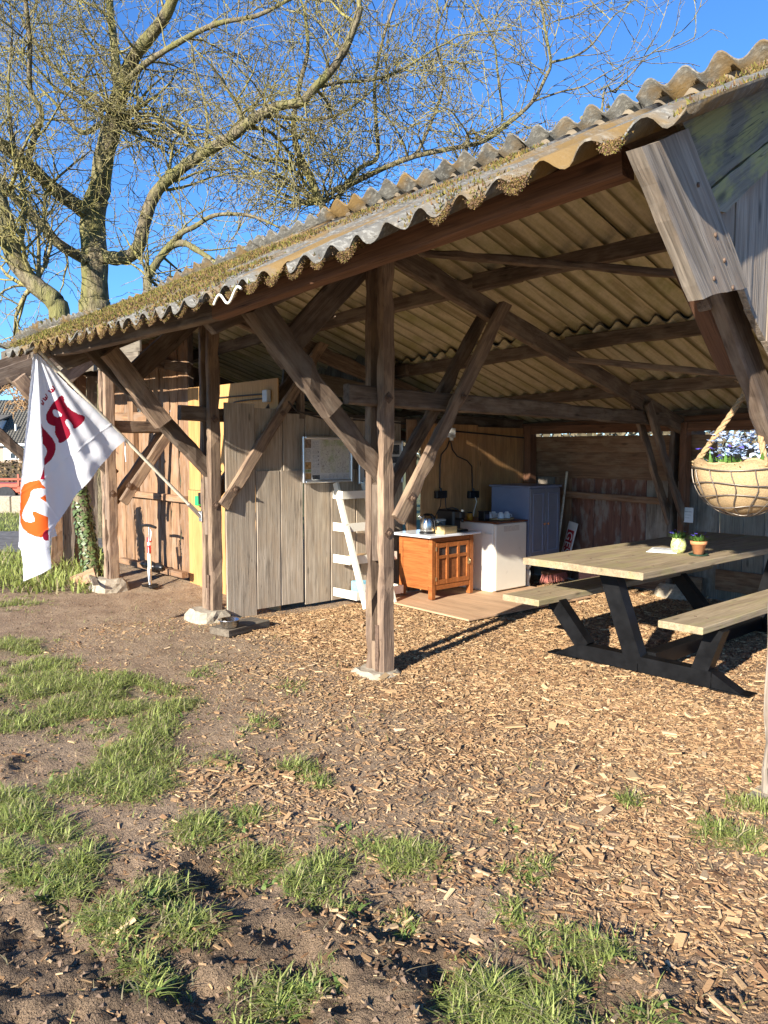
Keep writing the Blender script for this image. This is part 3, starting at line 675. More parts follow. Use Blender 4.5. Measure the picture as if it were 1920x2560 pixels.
for fi, x in enumerate(FR):
    dz = zr(x) - 3.385
    b0 = {0: 0.0, 1: 0.02, 2: 0.10, 3: 0.12, 4: 0.05}[fi]
    # paired post planks
    lean = {0: 0.0, 1: 0.0, 2: 0.015, 3: -0.02, 4: 0}[fi]
    if fi < 4:
        top = 2.93 + dz
        pm_ = 'post' if fi else 'silver'
        p1 = timber('post', (x + .068, 0.0, b0 - .02), (x + .068 + lean, 0, top), .115, .066, YZ, pm_, shed, rough=.007)
        timber('post', (x - .068, 0.005, b0 - .02), (x - .068 + lean, 0.005, top), .115, .06, YZ, pm_, shed, rough=.007)
        timber('filler_block', (x, 0.005, .80), (x + lean * .5, .005, 1.36), .10, .062, YZ, 'timber', shed, rough=.005, cut=.5)
        timber('filler_block', (x, 0.005, b0), (x, .005, b0 + .2), .105, .062, YZ, 'post', shed, rough=.005)
        for zz in (.98 + b0, 1.94 + dz):
            bolt((x + .102 + lean * .4, -.005, zz), (1, 0, 0), p1)
        # iron strap at the foot
        sb = MB(); sb.box((x + .045, -.062, b0 + .16), (.035, .008, .34), mi=0)
        sb.build('iron_strap', 'iron', shed)
        stone('footing_stone', (x + (.0 if fi != 2 else -.02), -.03, -.12), .46 if fi > 1 else .40, .42 if fi > 1 else .34, b0 + .12, 40 + fi, shed)
    # tie beam through the gap
    if fi < 4:
        timber('tie_beam', (x, -.30, 1.955 + dz * .5), (x, 4.75, 1.90 + dz * .3), .135, .066, (0, 0, 1), 'timber', shed, rough=.006)
    # main rafter falling to the back
    timber('rafter', (x, -.05, 3.005 + dz), (x, 4.85, 3.005 + dz - .262 * 4.9), .16, .068, (0, 0, 1), 'timber', shed, rough=.006)
    # back post
    if fi < 3:
        timber('back_post', (x + .06, 4.36, .12), (x + .06, 4.36, 1.88 + dz * .4), .13, .07, YZ, 'reddish', shed, rough=.006)
        timber('back_post', (x - .07, 4.36, .12), (x - .07, 4.36, 1.88 + dz * .4), .13, .06, YZ, 'timber', shed, rough=.006)
        if fi == 1: stone('footing_stone', (x, 4.34, -.05), .42, .34, .19, 71, shed)
    # knee braces inside: pairs clasping post and rafter
    if fi < 4:
        for s_ in (-1, 1):
            q = timber('knee_brace', (x + s_ * .125, .065 if fi in (1, 2) else .11, (1.09 if fi in (1, 2) else 1.05) + dz * .3), (x + s_ * .135 * .62, 1.27, 2.74 + dz), .115, .05, YZ, 'post' if s_ > 0 else 'timber', shed, rough=.007, cut=.5)
        bolt((x + .150, .175, 1.24 + dz * .3), (1, 0, 0), q, .03)
        bolt((x + .135, .73, 1.98 + dz * .5), (1, 0, 0), q, .022)
        for s_ in (-1, 1):
            timber('back_brace', (x + s_ * .09, 4.35, .80), (x + s_ * .075, 3.52, 2.06 + dz), .105, .045, YZ, 'post' if s_ < 0 else 'timber', shed, rough=.006)
    # strut carrying the overhang and the sawn-off timber fixed to its side
    yt = Ye(x) + .28 + (.08 if fi == 3 else 0)
    timber('strut', (x + (.005 if fi else -.06), .06 if fi else -.02, (1.36 if fi else 1.50) + dz * .3), (x + (.005 if fi else -.06), yt if fi else -.95, (2.46 if fi else 2.42) + dz * .5), .14, .064, YZ, 'timber', shed, rough=.007, cut=-.4)
    if fi in (1, 2, 3):
        timber('sawn_off_timber', (x + .118, -1.08 + (.0 if fi == 1 else .10), 2.43 + dz * .5), (x + .118, -.51, 1.835 + dz * .3), .155, .085, YZ, 'post' if fi > 1 else 'timber', shed, rough=.008, cut=.1)
    # front rafter from ridge to eave with its cut tail
    ye_ = Ye(x) + (.02 if fi > 0 else .45)
    timber('front_rafter', (x - .045, .06, 3.03 + dz), (x - .045, ye_, (2.32 if fi > 0 else 2.62) + dz * .4), .17, .06, (0, 0, 1), 'timber', shed, rough=.004, cut=.45)
    # short counter brace between ridge and strut
    timber('counter_brace', (x - .10, -.02, 2.92 + dz), (x - .10, -.80, 2.16 + dz * .5), .17, .05, YZ, 'timber', shed, rough=.005)
# purlins
def roofz(x, y): return zr(x) - .045 - .29 * (y - .08)
for (y, w, h) in ((.16, .07, .13), (1.17, .065, .12), (2.45, .065, .12), (3.62, .065, .12), (4.5, .07, .12)):
    for (xa, xb) in ((2.9, -.2), (.22, -2.75), (-2.3, -5.0), (-4.6, -8.2)):
        off = .0 if (xa in (2.9, -2.3)) else .018
        timber('purlin', (xa, y + off * 3, roofz(xa, y) - .03 - h * .5), (xb, y + off * 3, roofz(xb, y) - .03 - h * .5 - off * .2), h, w, (0, 0, 1), 'timber', shed, rough=.005)
for (xa, xb) in ((2.84, .0), (.0, -2.9), (-2.9, -8.3)):
    timber('ridge_light_stop', (xa, .15, zr(xa) - .092), (xb, .15, zr(xb) - .092), .15, .022, (0, 0, 1), 'bark_dark', shed, rough=.003)  # added, unseen board that stops sun leaking in under the ridge sheets
# thin diagonal wind poles under the roof
timber('wind_pole', (.25, .10, 2.90), (2.55, 1.55, 2.50), .055, .045, (0, 0, 1), 'timber', shed, rough=.006)
timber('wind_pole', (.10, 2.05, 2.36), (2.55, 3.75, 1.99), .055, .04, (0, 0, 1), 'post', shed, rough=.006)
# ridge beam and eave beam (in lengths)
for (xa, xb) in ((2.66, .1), (.1, -2.0), (-2.0, -2.82)):
    timber('eave_beam', (xa, Ye(xa), zb(xa) + .045), (xb, Ye(xb), zb(xb) + .045), .095, .075, (0, 0, 1), 'timber' if xa != 2.66 else 'reddish', shed, rough=.004)
for (xa, xb) in ((2.8, .0), (.0, -2.54), (-2.54, -4.76), (-4.76, -8.2)):
    timber('ridge_beam', (xa, 0.02, zr(xa) - .235), (xb, 0.02, zr(xb) - .235), .15, .075, (0, 0, 1), 'timber', shed, rough=.004)
timber('back_plate', (2.9, 4.42, 1.93), (-4.9, 4.42, 1.93 - .1), .12, .1, (0, 0, 1), 'reddish', shed, rough=.005)

# ---- corrugated sheets
PITCHW = 0.177; AMP = 0.029
def sheet(name, x0, x1, y0, y1, zfun, lift, ny_, seed, mats=('sheet', 'sheet_under')):
    rr = np.random.default_rng(seed)
    nxs = int(round((x1 - x0) / PITCHW * 10)) + 1
    xs = np.linspace(x0, x1, nxs); ts = np.linspace(0, 1, ny_ + 1)
    e0 = rr.uniform(-.035, .02); e1 = rr.uniform(-.02, .02); tl = rr.uniform(-.008, .008)
    GX, GT = np.meshgrid(xs, ts)
    y0a = y0(GX) if callable(y0) else np.full_like(GX, y0)
    chipn = (vnoise(GX * 14, GX * 0 + seed * 3.1, 5) - .5) * .035 * (GT < .01)
    GY = y0a + e0 * (1 - GT) + chipn + (y1 + e1 * GT - y0a) * GT
    wave = AMP * np.cos(2 * np.pi * GX / PITCHW)
    GZ = zfun(GX, GY) + wave + lift + tl * (GX - x0) / (x1 - x0)
    GT2 = None; top = np.stack([GX, GY, GZ + .004], -1).reshape(-1, 3); bot = np.stack([GX, GY, GZ - .004], -1).reshape(-1, 3)
    n = len(top); id_ = np.arange(n).reshape(ny_ + 1, nxs)
    q = np.stack([id_[:-1, :-1], id_[:-1, 1:], id_[1:, 1:], id_[1:, :-1]], -1).reshape(-1, 4)
    per = np.concatenate([id_[0], id_[1:, -1], id_[-1, ::-1][1:], id_[::-1, 0][1:]])
    side = np.stack([per[:-1], per[:-1] + n, per[1:] + n, per[1:]], -1)
    F = np.concatenate([q, q[:, ::-1] + n, side])
    me = arr_mesh(name, np.concatenate([top, bot]), F.ravel(), np.full(len(F), 4), None, True)
    sm = np.ones(len(F), bool); sm[2 * len(q):] = False; me.polygons.foreach_set('use_smooth', sm)
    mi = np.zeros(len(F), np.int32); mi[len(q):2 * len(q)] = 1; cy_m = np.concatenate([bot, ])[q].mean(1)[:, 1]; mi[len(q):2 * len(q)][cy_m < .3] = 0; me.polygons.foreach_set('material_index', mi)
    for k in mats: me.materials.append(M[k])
    me.update(); return link(name, me, shed)
def front_z(x, y):
    ye = Ye(x) - .22; zl = zb(x) + .035
    t = (y - ye) / (.10 - ye)
    return zl + (zr_a(x) - .105 - zl) * t
def back_z(x, y): return zr_a(x) - .03 - .29 * (y - .08)
W = PITCHW * 5
xcur = 2.97; k = 0
while xcur > -2.8:
    x1_ = xcur; x0_ = max(-2.90, xcur - W - PITCHW * .6)
    lf = .010 * (k % 2) + .012 * random.random()
    if k == 4:
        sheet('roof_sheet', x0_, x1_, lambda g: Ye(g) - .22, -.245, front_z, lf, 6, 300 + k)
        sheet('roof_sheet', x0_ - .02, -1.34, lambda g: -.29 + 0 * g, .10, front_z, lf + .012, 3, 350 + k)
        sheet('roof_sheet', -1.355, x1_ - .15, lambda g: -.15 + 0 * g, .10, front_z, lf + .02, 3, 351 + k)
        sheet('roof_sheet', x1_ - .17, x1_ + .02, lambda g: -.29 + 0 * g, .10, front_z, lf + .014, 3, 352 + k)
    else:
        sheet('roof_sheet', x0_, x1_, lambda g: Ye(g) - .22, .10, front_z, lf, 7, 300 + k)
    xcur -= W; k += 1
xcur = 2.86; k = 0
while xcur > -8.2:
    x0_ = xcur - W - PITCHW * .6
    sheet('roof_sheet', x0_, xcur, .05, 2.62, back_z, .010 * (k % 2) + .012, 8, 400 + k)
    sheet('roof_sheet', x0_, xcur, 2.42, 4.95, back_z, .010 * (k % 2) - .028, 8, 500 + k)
    xcur -= W; k += 1

# ---- moss on the roof
def spikes(p, nrm_jit, h, col, w):
    n = len(p); d = RNG.normal(0, 1, (n, 3)) * nrm_jit + np.array([0, -.25, 1.0]); d /= np.linalg.norm(d, axis=1)[:, None]
    s_ = np.cross(d, RNG.normal(0, 1, (n, 3))); s_ /= np.linalg.norm(s_, axis=1)[:, None] + 1e-9
    V = np.stack([p - s_ * w[:, None], p + s_ * w[:, None], p + d * h[:, None]], 1).reshape(-1, 3)
    C = np.repeat(col, 3, 0); C[2::3] *= 1.25
    return V, np.arange(n * 3), np.full(n, 3), C
moss_pal = np.array([(.19, .16, .045), (.23, .15, .055), (.16, .095, .05), (.14, .145, .035), (.20, .125, .075)])
ms = []
n = 150000; x = RNG.uniform(-2.88, 2.96, n); t = RNG.random(n); ye = Ye(x) - .22; y = ye + t * (0.08 - ye)
dn = fbm(x * 1.6, y * 2.2, 4, 33) + np.clip((-x + .3) * .13, -.06, .34) - .07 * np.cos(2 * np.pi * x / PITCHW)
ok = dn > .43 + .17 * RNG.random(n); x = x[ok]; y = y[ok]; t = t[ok]; dn = dn[ok]
pz = front_z(x, y) + AMP * np.cos(2 * np.pi * x / PITCHW) + .018 + RNG.uniform(0, .02, len(x)) * np.clip((dn - .5) * 4, .2, 1.5)
ci = RNG.choice(5, len(x), p=[.28, .27, .17, .14, .14]); green = np.clip((-x - 1.2) * .3, 0, 1)[:, None] * .6
col = moss_pal[ci] * (1 - green) + np.array([.23, .23, .045]) * green
col = col * RNG.uniform(.7, 1.2, (len(x), 1))
ms.append(spikes(np.stack([x, y, pz], 1), .45, RNG.uniform(.008, .026, len(x)), col, RNG.uniform(.003, .007, len(x))))
# hanging clumps at the corrugation valleys of the eave
for k in range(-25, 17):
    xv = (k + .5) * PITCHW
    if xv < -2.85 or xv > 2.8: continue
    r_ = random.Random(k * 3 + 1)
    if r_.random() < (.25 if xv > 0.3 else .06): continue
    yv = Ye(xv) - .22; sz = r_.uniform(.6, 1.15); nn = int(3600 * sz)
    up = RNG.exponential(.045 * sz, nn) - .006; fx = RNG.normal(0, .024 * sz, nn) + r_.uniform(-.012, .012); th_ = (.030 * sz) * np.clip(1 - (fx / .05) ** 2, .1, 1) * np.exp(-up / .09)
    rnd = RNG.random(nn); low = np.where(up < .012, RNG.random(nn) * .034 * sz, 0)
    px_ = xv + fx; py_ = yv + np.maximum(up, -.012) - .008 * (low > 0)
    pz_ = front_z(px_, py_) + AMP * np.cos(2 * np.pi * px_ / PITCHW) + th_ * (.35 + .65 * rnd) - low
    P_ = np.stack([px_, py_, pz_], 1)
    V_, F_, T_, C_ = spikes(P_, .8, RNG.uniform(.003, .008, nn), moss_pal[RNG.choice(5, nn, p=[.12, .28, .22, .05, .33])] * (.75 + .5 * vnoise(px_ * 60, py_ * 60, 3))[:, None] * RNG.uniform(.75, 1.2, (nn, 1)), RNG.uniform(.0018, .0036, nn))
    ms.append((V_, F_, T_, C_))
# moss along the ridge edge
n = 26000; x = RNG.uniform(-8.2, 2.8, n); y = .05 + np.abs(RNG.normal(0, .10, n)); dn = fbm(x * 3.1, y * 2, 3, 61) - .10 * np.cos(2 * np.pi * x / PITCHW) + np.clip((-x - 4) * .1, 0, .3)
ok = dn > .50 + .1 * RNG.random(n); x = x[ok]; y = y[ok]
pz = back_z(x, y) + AMP * np.cos(2 * np.pi * x / PITCHW) + .024 + RNG.uniform(0, .022, len(x))
ci = RNG.choice(5, len(x), p=[.35, .2, .1, .25, .1]); ms.append(spikes(np.stack([x, y, pz], 1), .5, RNG.uniform(.010, .032, len(x)), moss_pal[ci] * RNG.uniform(.7, 1.2, (len(x), 1)), RNG.uniform(.003, .008, len(x))))
V, Fx, T, C = join_sets(ms); me = arr_mesh('roof_moss', V, Fx, T, C); me.materials.append(M['attr'])
o = link('roof_moss', me, shed); o['kind'] = 'stuff'
# white cable end looped at the eave
xw = .64; yw = Ye(xw) - .235
cw = MB(); pts = []
for k in range(16):
    t = k / 15; xx = xw - .16 + .26 * t
    pts.append((xx, yw - .01, float(front_z(np.array(xx), np.array(yw))) + .03 * math.cos(2 * math.pi * xx / PITCHW) - .035 + .01 * t))
cw.tube(pts, .0065, 8)
cw.build('cable_end', 'white', shed)

# ---- partition wall of grey boards, parallel to the frames
py = [.10, .437, .77, 1.04, 1.36, 1.68, 2.03, 2.38]
for k in range(7):
    ya, yb_ = py[k] + .005, py[k + 1] - .004
    ztop = np.interp(ya, [0, .35, .65, 2.2], [2.03, 2.005, 1.95, 1.91])
    xo = -2.318 + .006 * random.uniform(-1, 1)
    if k in (0,):
        timber('wall_plank', (xo, (ya + yb_) / 2, -.04), (xo, (ya + yb_) / 2, ztop), yb_ - ya, .024, YZ, 'grey', shed, rough=.003)
    else:
        timber('wall_plank', (xo - .022, (ya + yb_) / 2, 1.30), (xo - .022, (ya + yb_) / 2, ztop), yb_ - ya, .024, YZ, 'grey', shed, rough=.003)
dy_ = [.437, .718, 1.01, 1.345, 1.69, 2.055, 2.39]
for k in range(6):
    ya, yb_ = dy_[k] + .004, dy_[k + 1] - (.006 if k != 1 else .02)
    xo = -2.312 + .004 * random.uniform(-1, 1); low = .0 + (.02 if k > 1 else .05)
    timber('door_board', (xo, (ya + yb_) / 2, low), (xo, (ya + yb_) / 2, 1.385), yb_ - ya, .026, YZ, 'grey', shed, rough=.003)
timber('wall_plank', (-2.25, 2.46, 0), (-2.25, 2.46, 1.93), .15, .03, YZ, 'brownback', shed)
# stained plywood sheets further back with a corner post
pb = MB(); 
for (ya, yb_) in ((2.50, 3.46), (3.47, 4.45)):
    q = MB(); q.box((0, 0, 0), ((yb_ - ya), .012, 1.88 if ya < 3 else 1.84), bev=.002)
    mw = Matrix.Translation((-2.14, (ya + yb_) / 2, .93)) @ Matrix.Rotation(math.pi / 2, 4, 'Z') 
    q2 = MB(); hh = 1.88 if ya < 3 else 1.84; q2.box((0, 0, 0), (hh, yb_ - ya, .012), bev=.002)
    mw = Matrix(((0, 0, 1, -2.14), (0, 1, 0, (ya + yb_) / 2), (-1, 0, 0, .95), (0, 0, 0, 1)))
    q2.build('plywood_sheet', 'ply_old', shed, mw)
timber('corner_post', (-2.06, 4.38, 0), (-2.06, 4.38, 1.9), .13, .1, YZ, 'reddish', shed)
timber('wall_rail', (-2.2, 4.36, 1.845), (2.6, 4.36, 1.835), .10, .06, (0, 0, 1), 'reddish', shed)
# loose boards in the dark loft above the partition
timber('loft_board', (-2.5, .9, 2.33), (-2.35, 4.2, 1.98), .2, .03, (0, 0, 1), 'bark_dark', shed)
timber('loft_board', (-2.3, 3.2, 1.95), (-2.2, 4.4, 1.92), .12, .03, (0, 0, 1), 'timber', shed)
timber('loft_board', (-2.35, 1.0, 1.9), (-2.35, 1.0, 2.45), .09, .05, (1, 0, 0), 'timber', shed)
# new plywood closet front with battens, facing the sun
q2 = MB(); q2.box((0, 0, 0), (1.22, .50, .015), bev=.002)
def panel(name, x0, x1, z0, z1, y, m, parent=shed, t=.014):
    q = MB(); q.box((0, 0, 0), (z1 - z0, x1 - x0, t), bev=.002)
    mw = Matrix(((0, 1, 0, (x0 + x1) / 2), (0, 0, -1, y), (-1, 0, 0, (z0 + z1) / 2), (0, 0, 0, 1)))
    return q.build(name, m, parent, mw)
panel('plywood_sheet', -4.14, -3.52, 1.135, 2.30, .73, 'ply_new')
panel('plywood_sheet', -4.17, -3.52, -.05, 1.13, .728, 'ply_new')
panel('plywood_sheet', -3.515, -2.345, -.05, 2.29, .735, 'ply_new')
panel('loft_back_panel', -4.2, -2.25, 2.2, 3.2, 2.2, 'bark_dark')
# warm plank wall left of the plywood
xp = [-6.45, -6.18, -5.90, -5.66, -5.40, -5.13, -4.88, -4.62, -4.40, -4.16]
for k in range(9):
    xa, xb = xp[k] + .006, xp[k + 1] - random.choice((.004, .008, .018))
    zt = 2.95 - .1 * random.random() if k not in (3,) else 2.0
    timber('wall_plank', ((xa + xb) / 2, .75 + .012 * random.uniform(-1, 1), .06 + .05 * random.random()), ((xa + xb) / 2 + random.uniform(-.012, .012), .75, zt), xb - xa, .026, (1, 0, 0), 'warm', shed, rough=.010)
timber('wall_rail', (-6.4, .70, 1.04), (-4.18, .70, 1.02), .075, .06, (0, 0, 1), 'warm', shed)
timber('wall_rail', (-6.2, .70, 2.02), (-4.7, .70, 1.96), .16, .05, (0, 0, 1), 'warm', shed)
timber('wall_rail', (-5.9, .66, .14), (-4.05, .60, .16), .07, .08, (0, 0, 1), 'warm', shed)
timber('wall_stud', (-5.55, .70, 1.0), (-5.55, .70, 2.95), .15, .07, (1, 0, 0), 'warm', shed)
timber('wall_stud', (-4.22, .78, 2.2), (-4.22, .78, 3.0), .12, .07, (1, 0, 0), 'timber', shed)
timber('wall_rail', (-5.3, .72, 2.72), (-4.1, .72, 2.52), .12, .05, (0, 0, 1), 'timber', shed)
# outer left corner: splintered boards and leaning plank beside the post
for k in range(4):
    timber('wall_plank', (-6.62 + .03 * k, .55 - .17 * k, .03), (-6.58 + .03 * k, .60 - .17 * k, 2.6), .15, .026, YZ, 'warm' if k % 2 else 'silver', shed, rough=.012)
timber('loose_board', (-5.25, -.25, .02), (-4.85, -.12, .16), .14, .02, (0, 0, 1), 'warm', shed, rough=.01)
timber('loose_board', (-4.98, -.12, .14), (-4.45, -.28, .10), .06, .02, (0, 1, 0), 'bark_dark', shed, rough=.01)
# boards closing the gap under the ridge at the far left
for k in range(4):
    z0 = -.16 - .145 * k
    for (xa, xb) in ((-3.7, -6.1), (-6.12, -8.4)):
        timber('fascia_board', (xa, .0 - .02 * k, zr(xa) + z0 - .06), (xb, .0 - .02 * k, zr(xb) + z0 - .06), .14, .022, (0, 0, 1), 'bark_dark', shed, rough=.006)
timber('fascia_board', (-6.0, -.14, 3.10), (-4.7, -.14, 3.06), .07, .02, (0, 1, .6), 'silver', shed, rough=.005)
# back wall: three wide boards above, upright painted boards below
for k, (z0, z1) in enumerate(((1.57, 1.765), (1.42, 1.585), (1.255, 1.435))):
    timber('wall_plank', (-2.1, 4.47 + .014 * k, (z0 + z1) / 2), (.30, 4.47 + .014 * k, (z0 + z1) / 2 - .01), z1 - z0 - .004, .024, (0, 0, 1), 'brownback', shed, rough=.004)
bx_ = [-2.12, -1.78, -1.52, -1.20, -.84, -.52, -.17, .08, .33, .58, .80, 1.1, 1.45, 1.8, 2.2, 2.6, 3.0]
bm_ = ['greyback', 'brownback', 'peel', 'peel', 'peel', 'greyback', 'greyback', 'greyback', 'bluegrey_board', 'bluegrey_board', 'greyback', 'greyback', 'brownback', 'greyback', 'brownback', 'greyback']
for k in range(16):
    xa, xb = bx_[k] + .003, bx_[k + 1] - .004
    zt = 1.30 if k < 8 else 1.62
    timber('wall_plank', ((xa + xb) / 2, 4.53 + .005 * random.uniform(-1, 1), .0), ((xa + xb) / 2, 4.53, zt), xb - xa, .024, (1, 0, 0), bm_[k], shed, rough=.004)
timber('wall_rail', (-1.75, 4.42, 1.06), (-.02, 4.42, 1.02), .075, .05, (0, 0, 1), 'warm', shed)
timber('wall_plank', (.34, 4.46, .22), (3.0, 4.46, .20), .22, .03, (0, 0, 1), 'brownback', shed)
timber('wall_plank', (-1.2, 4.44, .12), (.2, 4.44, .12), .2, .03, (0, 0, 1), 'warm', shed)
# right gable: lichen barge boards, upright grey boards and the weathered board on its strut
def ypoly(name, pts, x, t, m):
    q = MB(); q.prism([(p[0], p[1]) for p in pts], (0, 0, 0), (0, 1, 0), (0, 0, 1), (1, 0, 0), t)
    return q.build(name, m, shed, Matrix.Translation((x, 0, 0)))
def polyboard(name, pts, ax, x, t, m):
    L_ = math.hypot(*ax); u_ = (ax[0] / L_, ax[1] / L_); o_ = pts[0]
    loc = [((p[0] - o_[0]) * u_[0] + (p[1] - o_[1]) * u_[1], -(p[0] - o_[0]) * u_[1] + (p[1] - o_[1]) * u_[0]) for p in pts]
    q = MB(); q.prism(loc, (0, 0, 0), (1, 0, 0), (0, 1, 0), (0, 0, 1), t)
    mw = Matrix(((0, 0, 1, x), (u_[0], -u_[1], 0, o_[0]), (u_[1], u_[0], 0, o_[1]), (0, 0, 0, 1)))
    return q.build(name, m, shed, mw)
rj = random.Random(77)
def rag(p0, p1, n, j):
    return [(p0[0] + (p1[0] - p0[0]) * i / n + (rj.uniform(-j, j) if 0 < i < n else 0), p0[1] + (p1[1] - p0[1]) * i / n + (rj.uniform(-j, j) if 0 < i < n else 0)) for i in range(n)]
polyboard('barge_board', rag((-1.352, 2.575), (-1.162, 2.408), 5, .008) + rag((-1.162, 2.408), (-.686, 2.689), 8, .004) + [(-.686, 2.689), (-.30, 2.90), (-.30, 3.09), (-.70, 2.885), (-.95, 2.775), (-1.20, 2.645)], (.86, .5), 2.808, .024, 'barge')
polyboard('barge_board', rag((-1.158, 2.402), (-1.095, 2.354), 3, .006) + [(-1.095, 2.354), (-1.02, 2.364)] + rag((-1.02, 2.364), (-.677, 2.593), 6, .004)[1:] + [(-.677, 2.593), (-.30, 2.80), (-.30, 2.893)] + rag((-.685, 2.683), (-1.158, 2.402), 6, .003), (.86, .5), 2.806, .024, 'barge')
gl = lambda y: float(np.interp(y, [-1.02, -.94, -.782, -.517, -.2], [2.40, 2.298, 2.127, 1.949, 1.75]))
for k in range(6):
    ya = -1.02 + .15 * k; yb_ = ya + .146
    g = lambda y: 2.47 + (y + 1.02) * .52
    polyboard('gable_board', [(ya, gl(ya)), (yb_, gl(yb_)), (yb_, g(yb_)), (ya, g(ya))], (0.02, 1), 2.768 + .004 * (k % 2), .024, 'silver')
polyboard('weathered_board', rag((-1.592, 2.429), (-1.19, 2.054), 9, .003) + rag((-1.19, 2.054), (-.852, 2.143), 6, .005) + rag((-.852, 2.143), (-1.321, 2.553), 9, .003) + rag((-1.321, 2.553), (-1.592, 2.429), 3, .004), (.753, -.658), 2.79, .05, 'silver')
for (yy, zz) in ((-1.25, 2.40), (-1.12, 2.27), (-1.05, 2.20), (-1.12, 2.13), (-.98, 2.12)):
    q = MB(); q.lathe([(.0085, 0), (.0085, .004), (0, .006)], n=8); q.build('nail_head', 'iron', shed, Matrix.Translation((2.8405, yy, zz)) @ Matrix.Rotation(math.pi / 2, 4, 'Y'))
timber('sawn_off_timber', (2.61, -.86, 2.275), (2.61, -.445, 1.915), .10, .08, YZ, 'reddish', shed, rough=.006)

# ------------------------------------------------------------------ picnic table
tb = thing('picnic_table', (1.1, 2.1, 0), 'long wooden picnic table with attached benches on black steel legs', 'picnic table')
TY0, TY1 = 1.04, 3.95
timber('table_board', (.665, TY0, .745), (.665, TY1, .745), .495, .05, (1, 0, 0), 'table', tb, rough=.002)
timber('table_board', (1.170, TY0 - .02, .745), (1.170, TY1, .745), .50, .05, (1, 0, 0), 'table', tb, rough=.002)
timber('bench_board', (.385, TY0 + .02, .437), (.385, TY1 - .05, .437), .345, .048, (1, 0, 0), 'table', tb, rough=.002)
timber('bench_board', (1.66, TY0 + .03, .437), (1.66, TY1 - .05, .437), .305, .048, (1, 0, 0), 'table', tb, rough=.002)
def bar(b, p0, p1, w, t, wd):
    p0 = Vector(p0); p1 = Vector(p1); x = (p1 - p0).normalized(); wd = Vector(wd); y = (wd - x * wd.dot(x)).normalized(); z = x.cross(y)
    V = [p + y * (a * w / 2) + z * (c * t / 2) for p in (p0, p1) for a, c in ((-1, -1), (1, -1), (1, 1), (-1, 1))]
    b.add(V, [(3, 2, 1, 0), (4, 5, 6, 7)] + [(i, (i + 1) % 4, 4 + (i + 1) % 4, 4 + i) for i in range(4)])
for (fy, tx) in ((1.36, .96), (3.30, 1.42)):
    q = MB(); bar(q, (.72, fy, .065), (1.23, fy, .065), .11, .10, (0, 0, 1)); q.build('base_beam', 'blacksteel', tb)
    q = MB(); bar(q, (1.235, fy, .065), (1.76, fy, .065), .11, .10, (0, 0, 1)); q.build('base_beam', 'blacksteel', tb)
    for sx_, xx in ((-1, .72), (1, 1.765)):
        q = MB(); q.prism([(0, 0.008), (sx_ * .20, 0.008), (0, .115)], (xx, fy - .05, 0), (1, 0, 0), (0, 0, 1), (0, 1, 0), .10); 
        q.box((xx + sx_ * .12, fy, .012), (.26, .13, .008)); q.build('foot_gusset', 'blacksteel', tb)
    q = MB(); bar(q, (1.205 if tx < 1.2 else 1.25, fy - .002, .06), (tx, fy - .002, .718), .13, .10, (1, 0, 0)); q.build('table_leg', 'blacksteel', tb)
    q = MB(); bar(q, (.78, fy + .001, .10), (.50, fy + .001, .412), .11, .095, (1, 0, 0)); q.build('bench_leg', 'blacksteel', tb)
    q = MB(); bar(q, (1.72, fy + .001, .03), (1.70 if tx > 1.2 else 1.83 - .13, fy + .001, .10), .11, .095, (1, 0, 0)); bar(q, (1.66, fy + .001, .06), (1.80 if tx > 1.2 else 1.78, fy + .001, .412), .11, .095, (1, 0, 0)); q.build('bench_leg', 'blacksteel', tb)
q = MB(); bar(q, (1.26, 1.42, .09), (1.26, 3.25, .09), .10, .10, (0, 0, 1)); q.build('base_beam', 'blacksteel', tb)

for (xx, yy, zz) in [(x_, y_, z_) for y_ in (1.36, 3.30) for (x_, z_) in ((.33, .4615), (.44, .4615), (1.62, .4615), (1.70, .4615), (.60, .7705), (.80, .7705), (1.02, .7705), (1.30, .7705))]:
    q = MB(); q.lathe([(.009, 0), (.009, .002), (0, .003)], n=8); q.build('screw_head', 'iron', tb, Matrix.Translation((xx, yy, zz)))
def flower(b, c, r, mi, seed):
    rr = random.Random(seed)
    tilt = Matrix.Rotation(rr.uniform(-.6, .6), 3, 'X') @ Matrix.Rotation(rr.uniform(-.6, .6), 3, 'Y')
    for k in range(5):
        a = 2 * math.pi * k / 5 + rr.random()
        pts = [(0, 0, 0), (math.cos(a - .5) * r * .8, math.sin(a - .5) * r * .8, r * .25), (math.cos(a) * r, math.sin(a) * r, r * .3), (math.cos(a + .5) * r * .8, math.sin(a + .5) * r * .8, r * .25)]
        b.add([Vector(c) + tilt @ Vector(p) for p in pts], [(0, 1, 2, 3)], mi)
def leafblade(b, c, L, w, yaw, lean, mi, seed=0):
    dx, dy = math.cos(yaw), math.sin(yaw); V = []
    for k in range(4):
        t = k / 3; off = lean * L * t ** 1.6; z = L * t * (1 - .45 * lean * t); ww = w * math.sin(math.pi * min(.97, .15 + t * .85)) * .5
        V += [(c[0] + dx * off - dy * ww, c[1] + dy * off + dx * ww, c[2] + z), (c[0] + dx * off + dy * ww, c[1] + dy * off - dx * ww, c[2] + z)]
    b.add(V, [(2 * k, 2 * k + 1, 2 * k + 3, 2 * k + 2) for k in range(3)], mi)
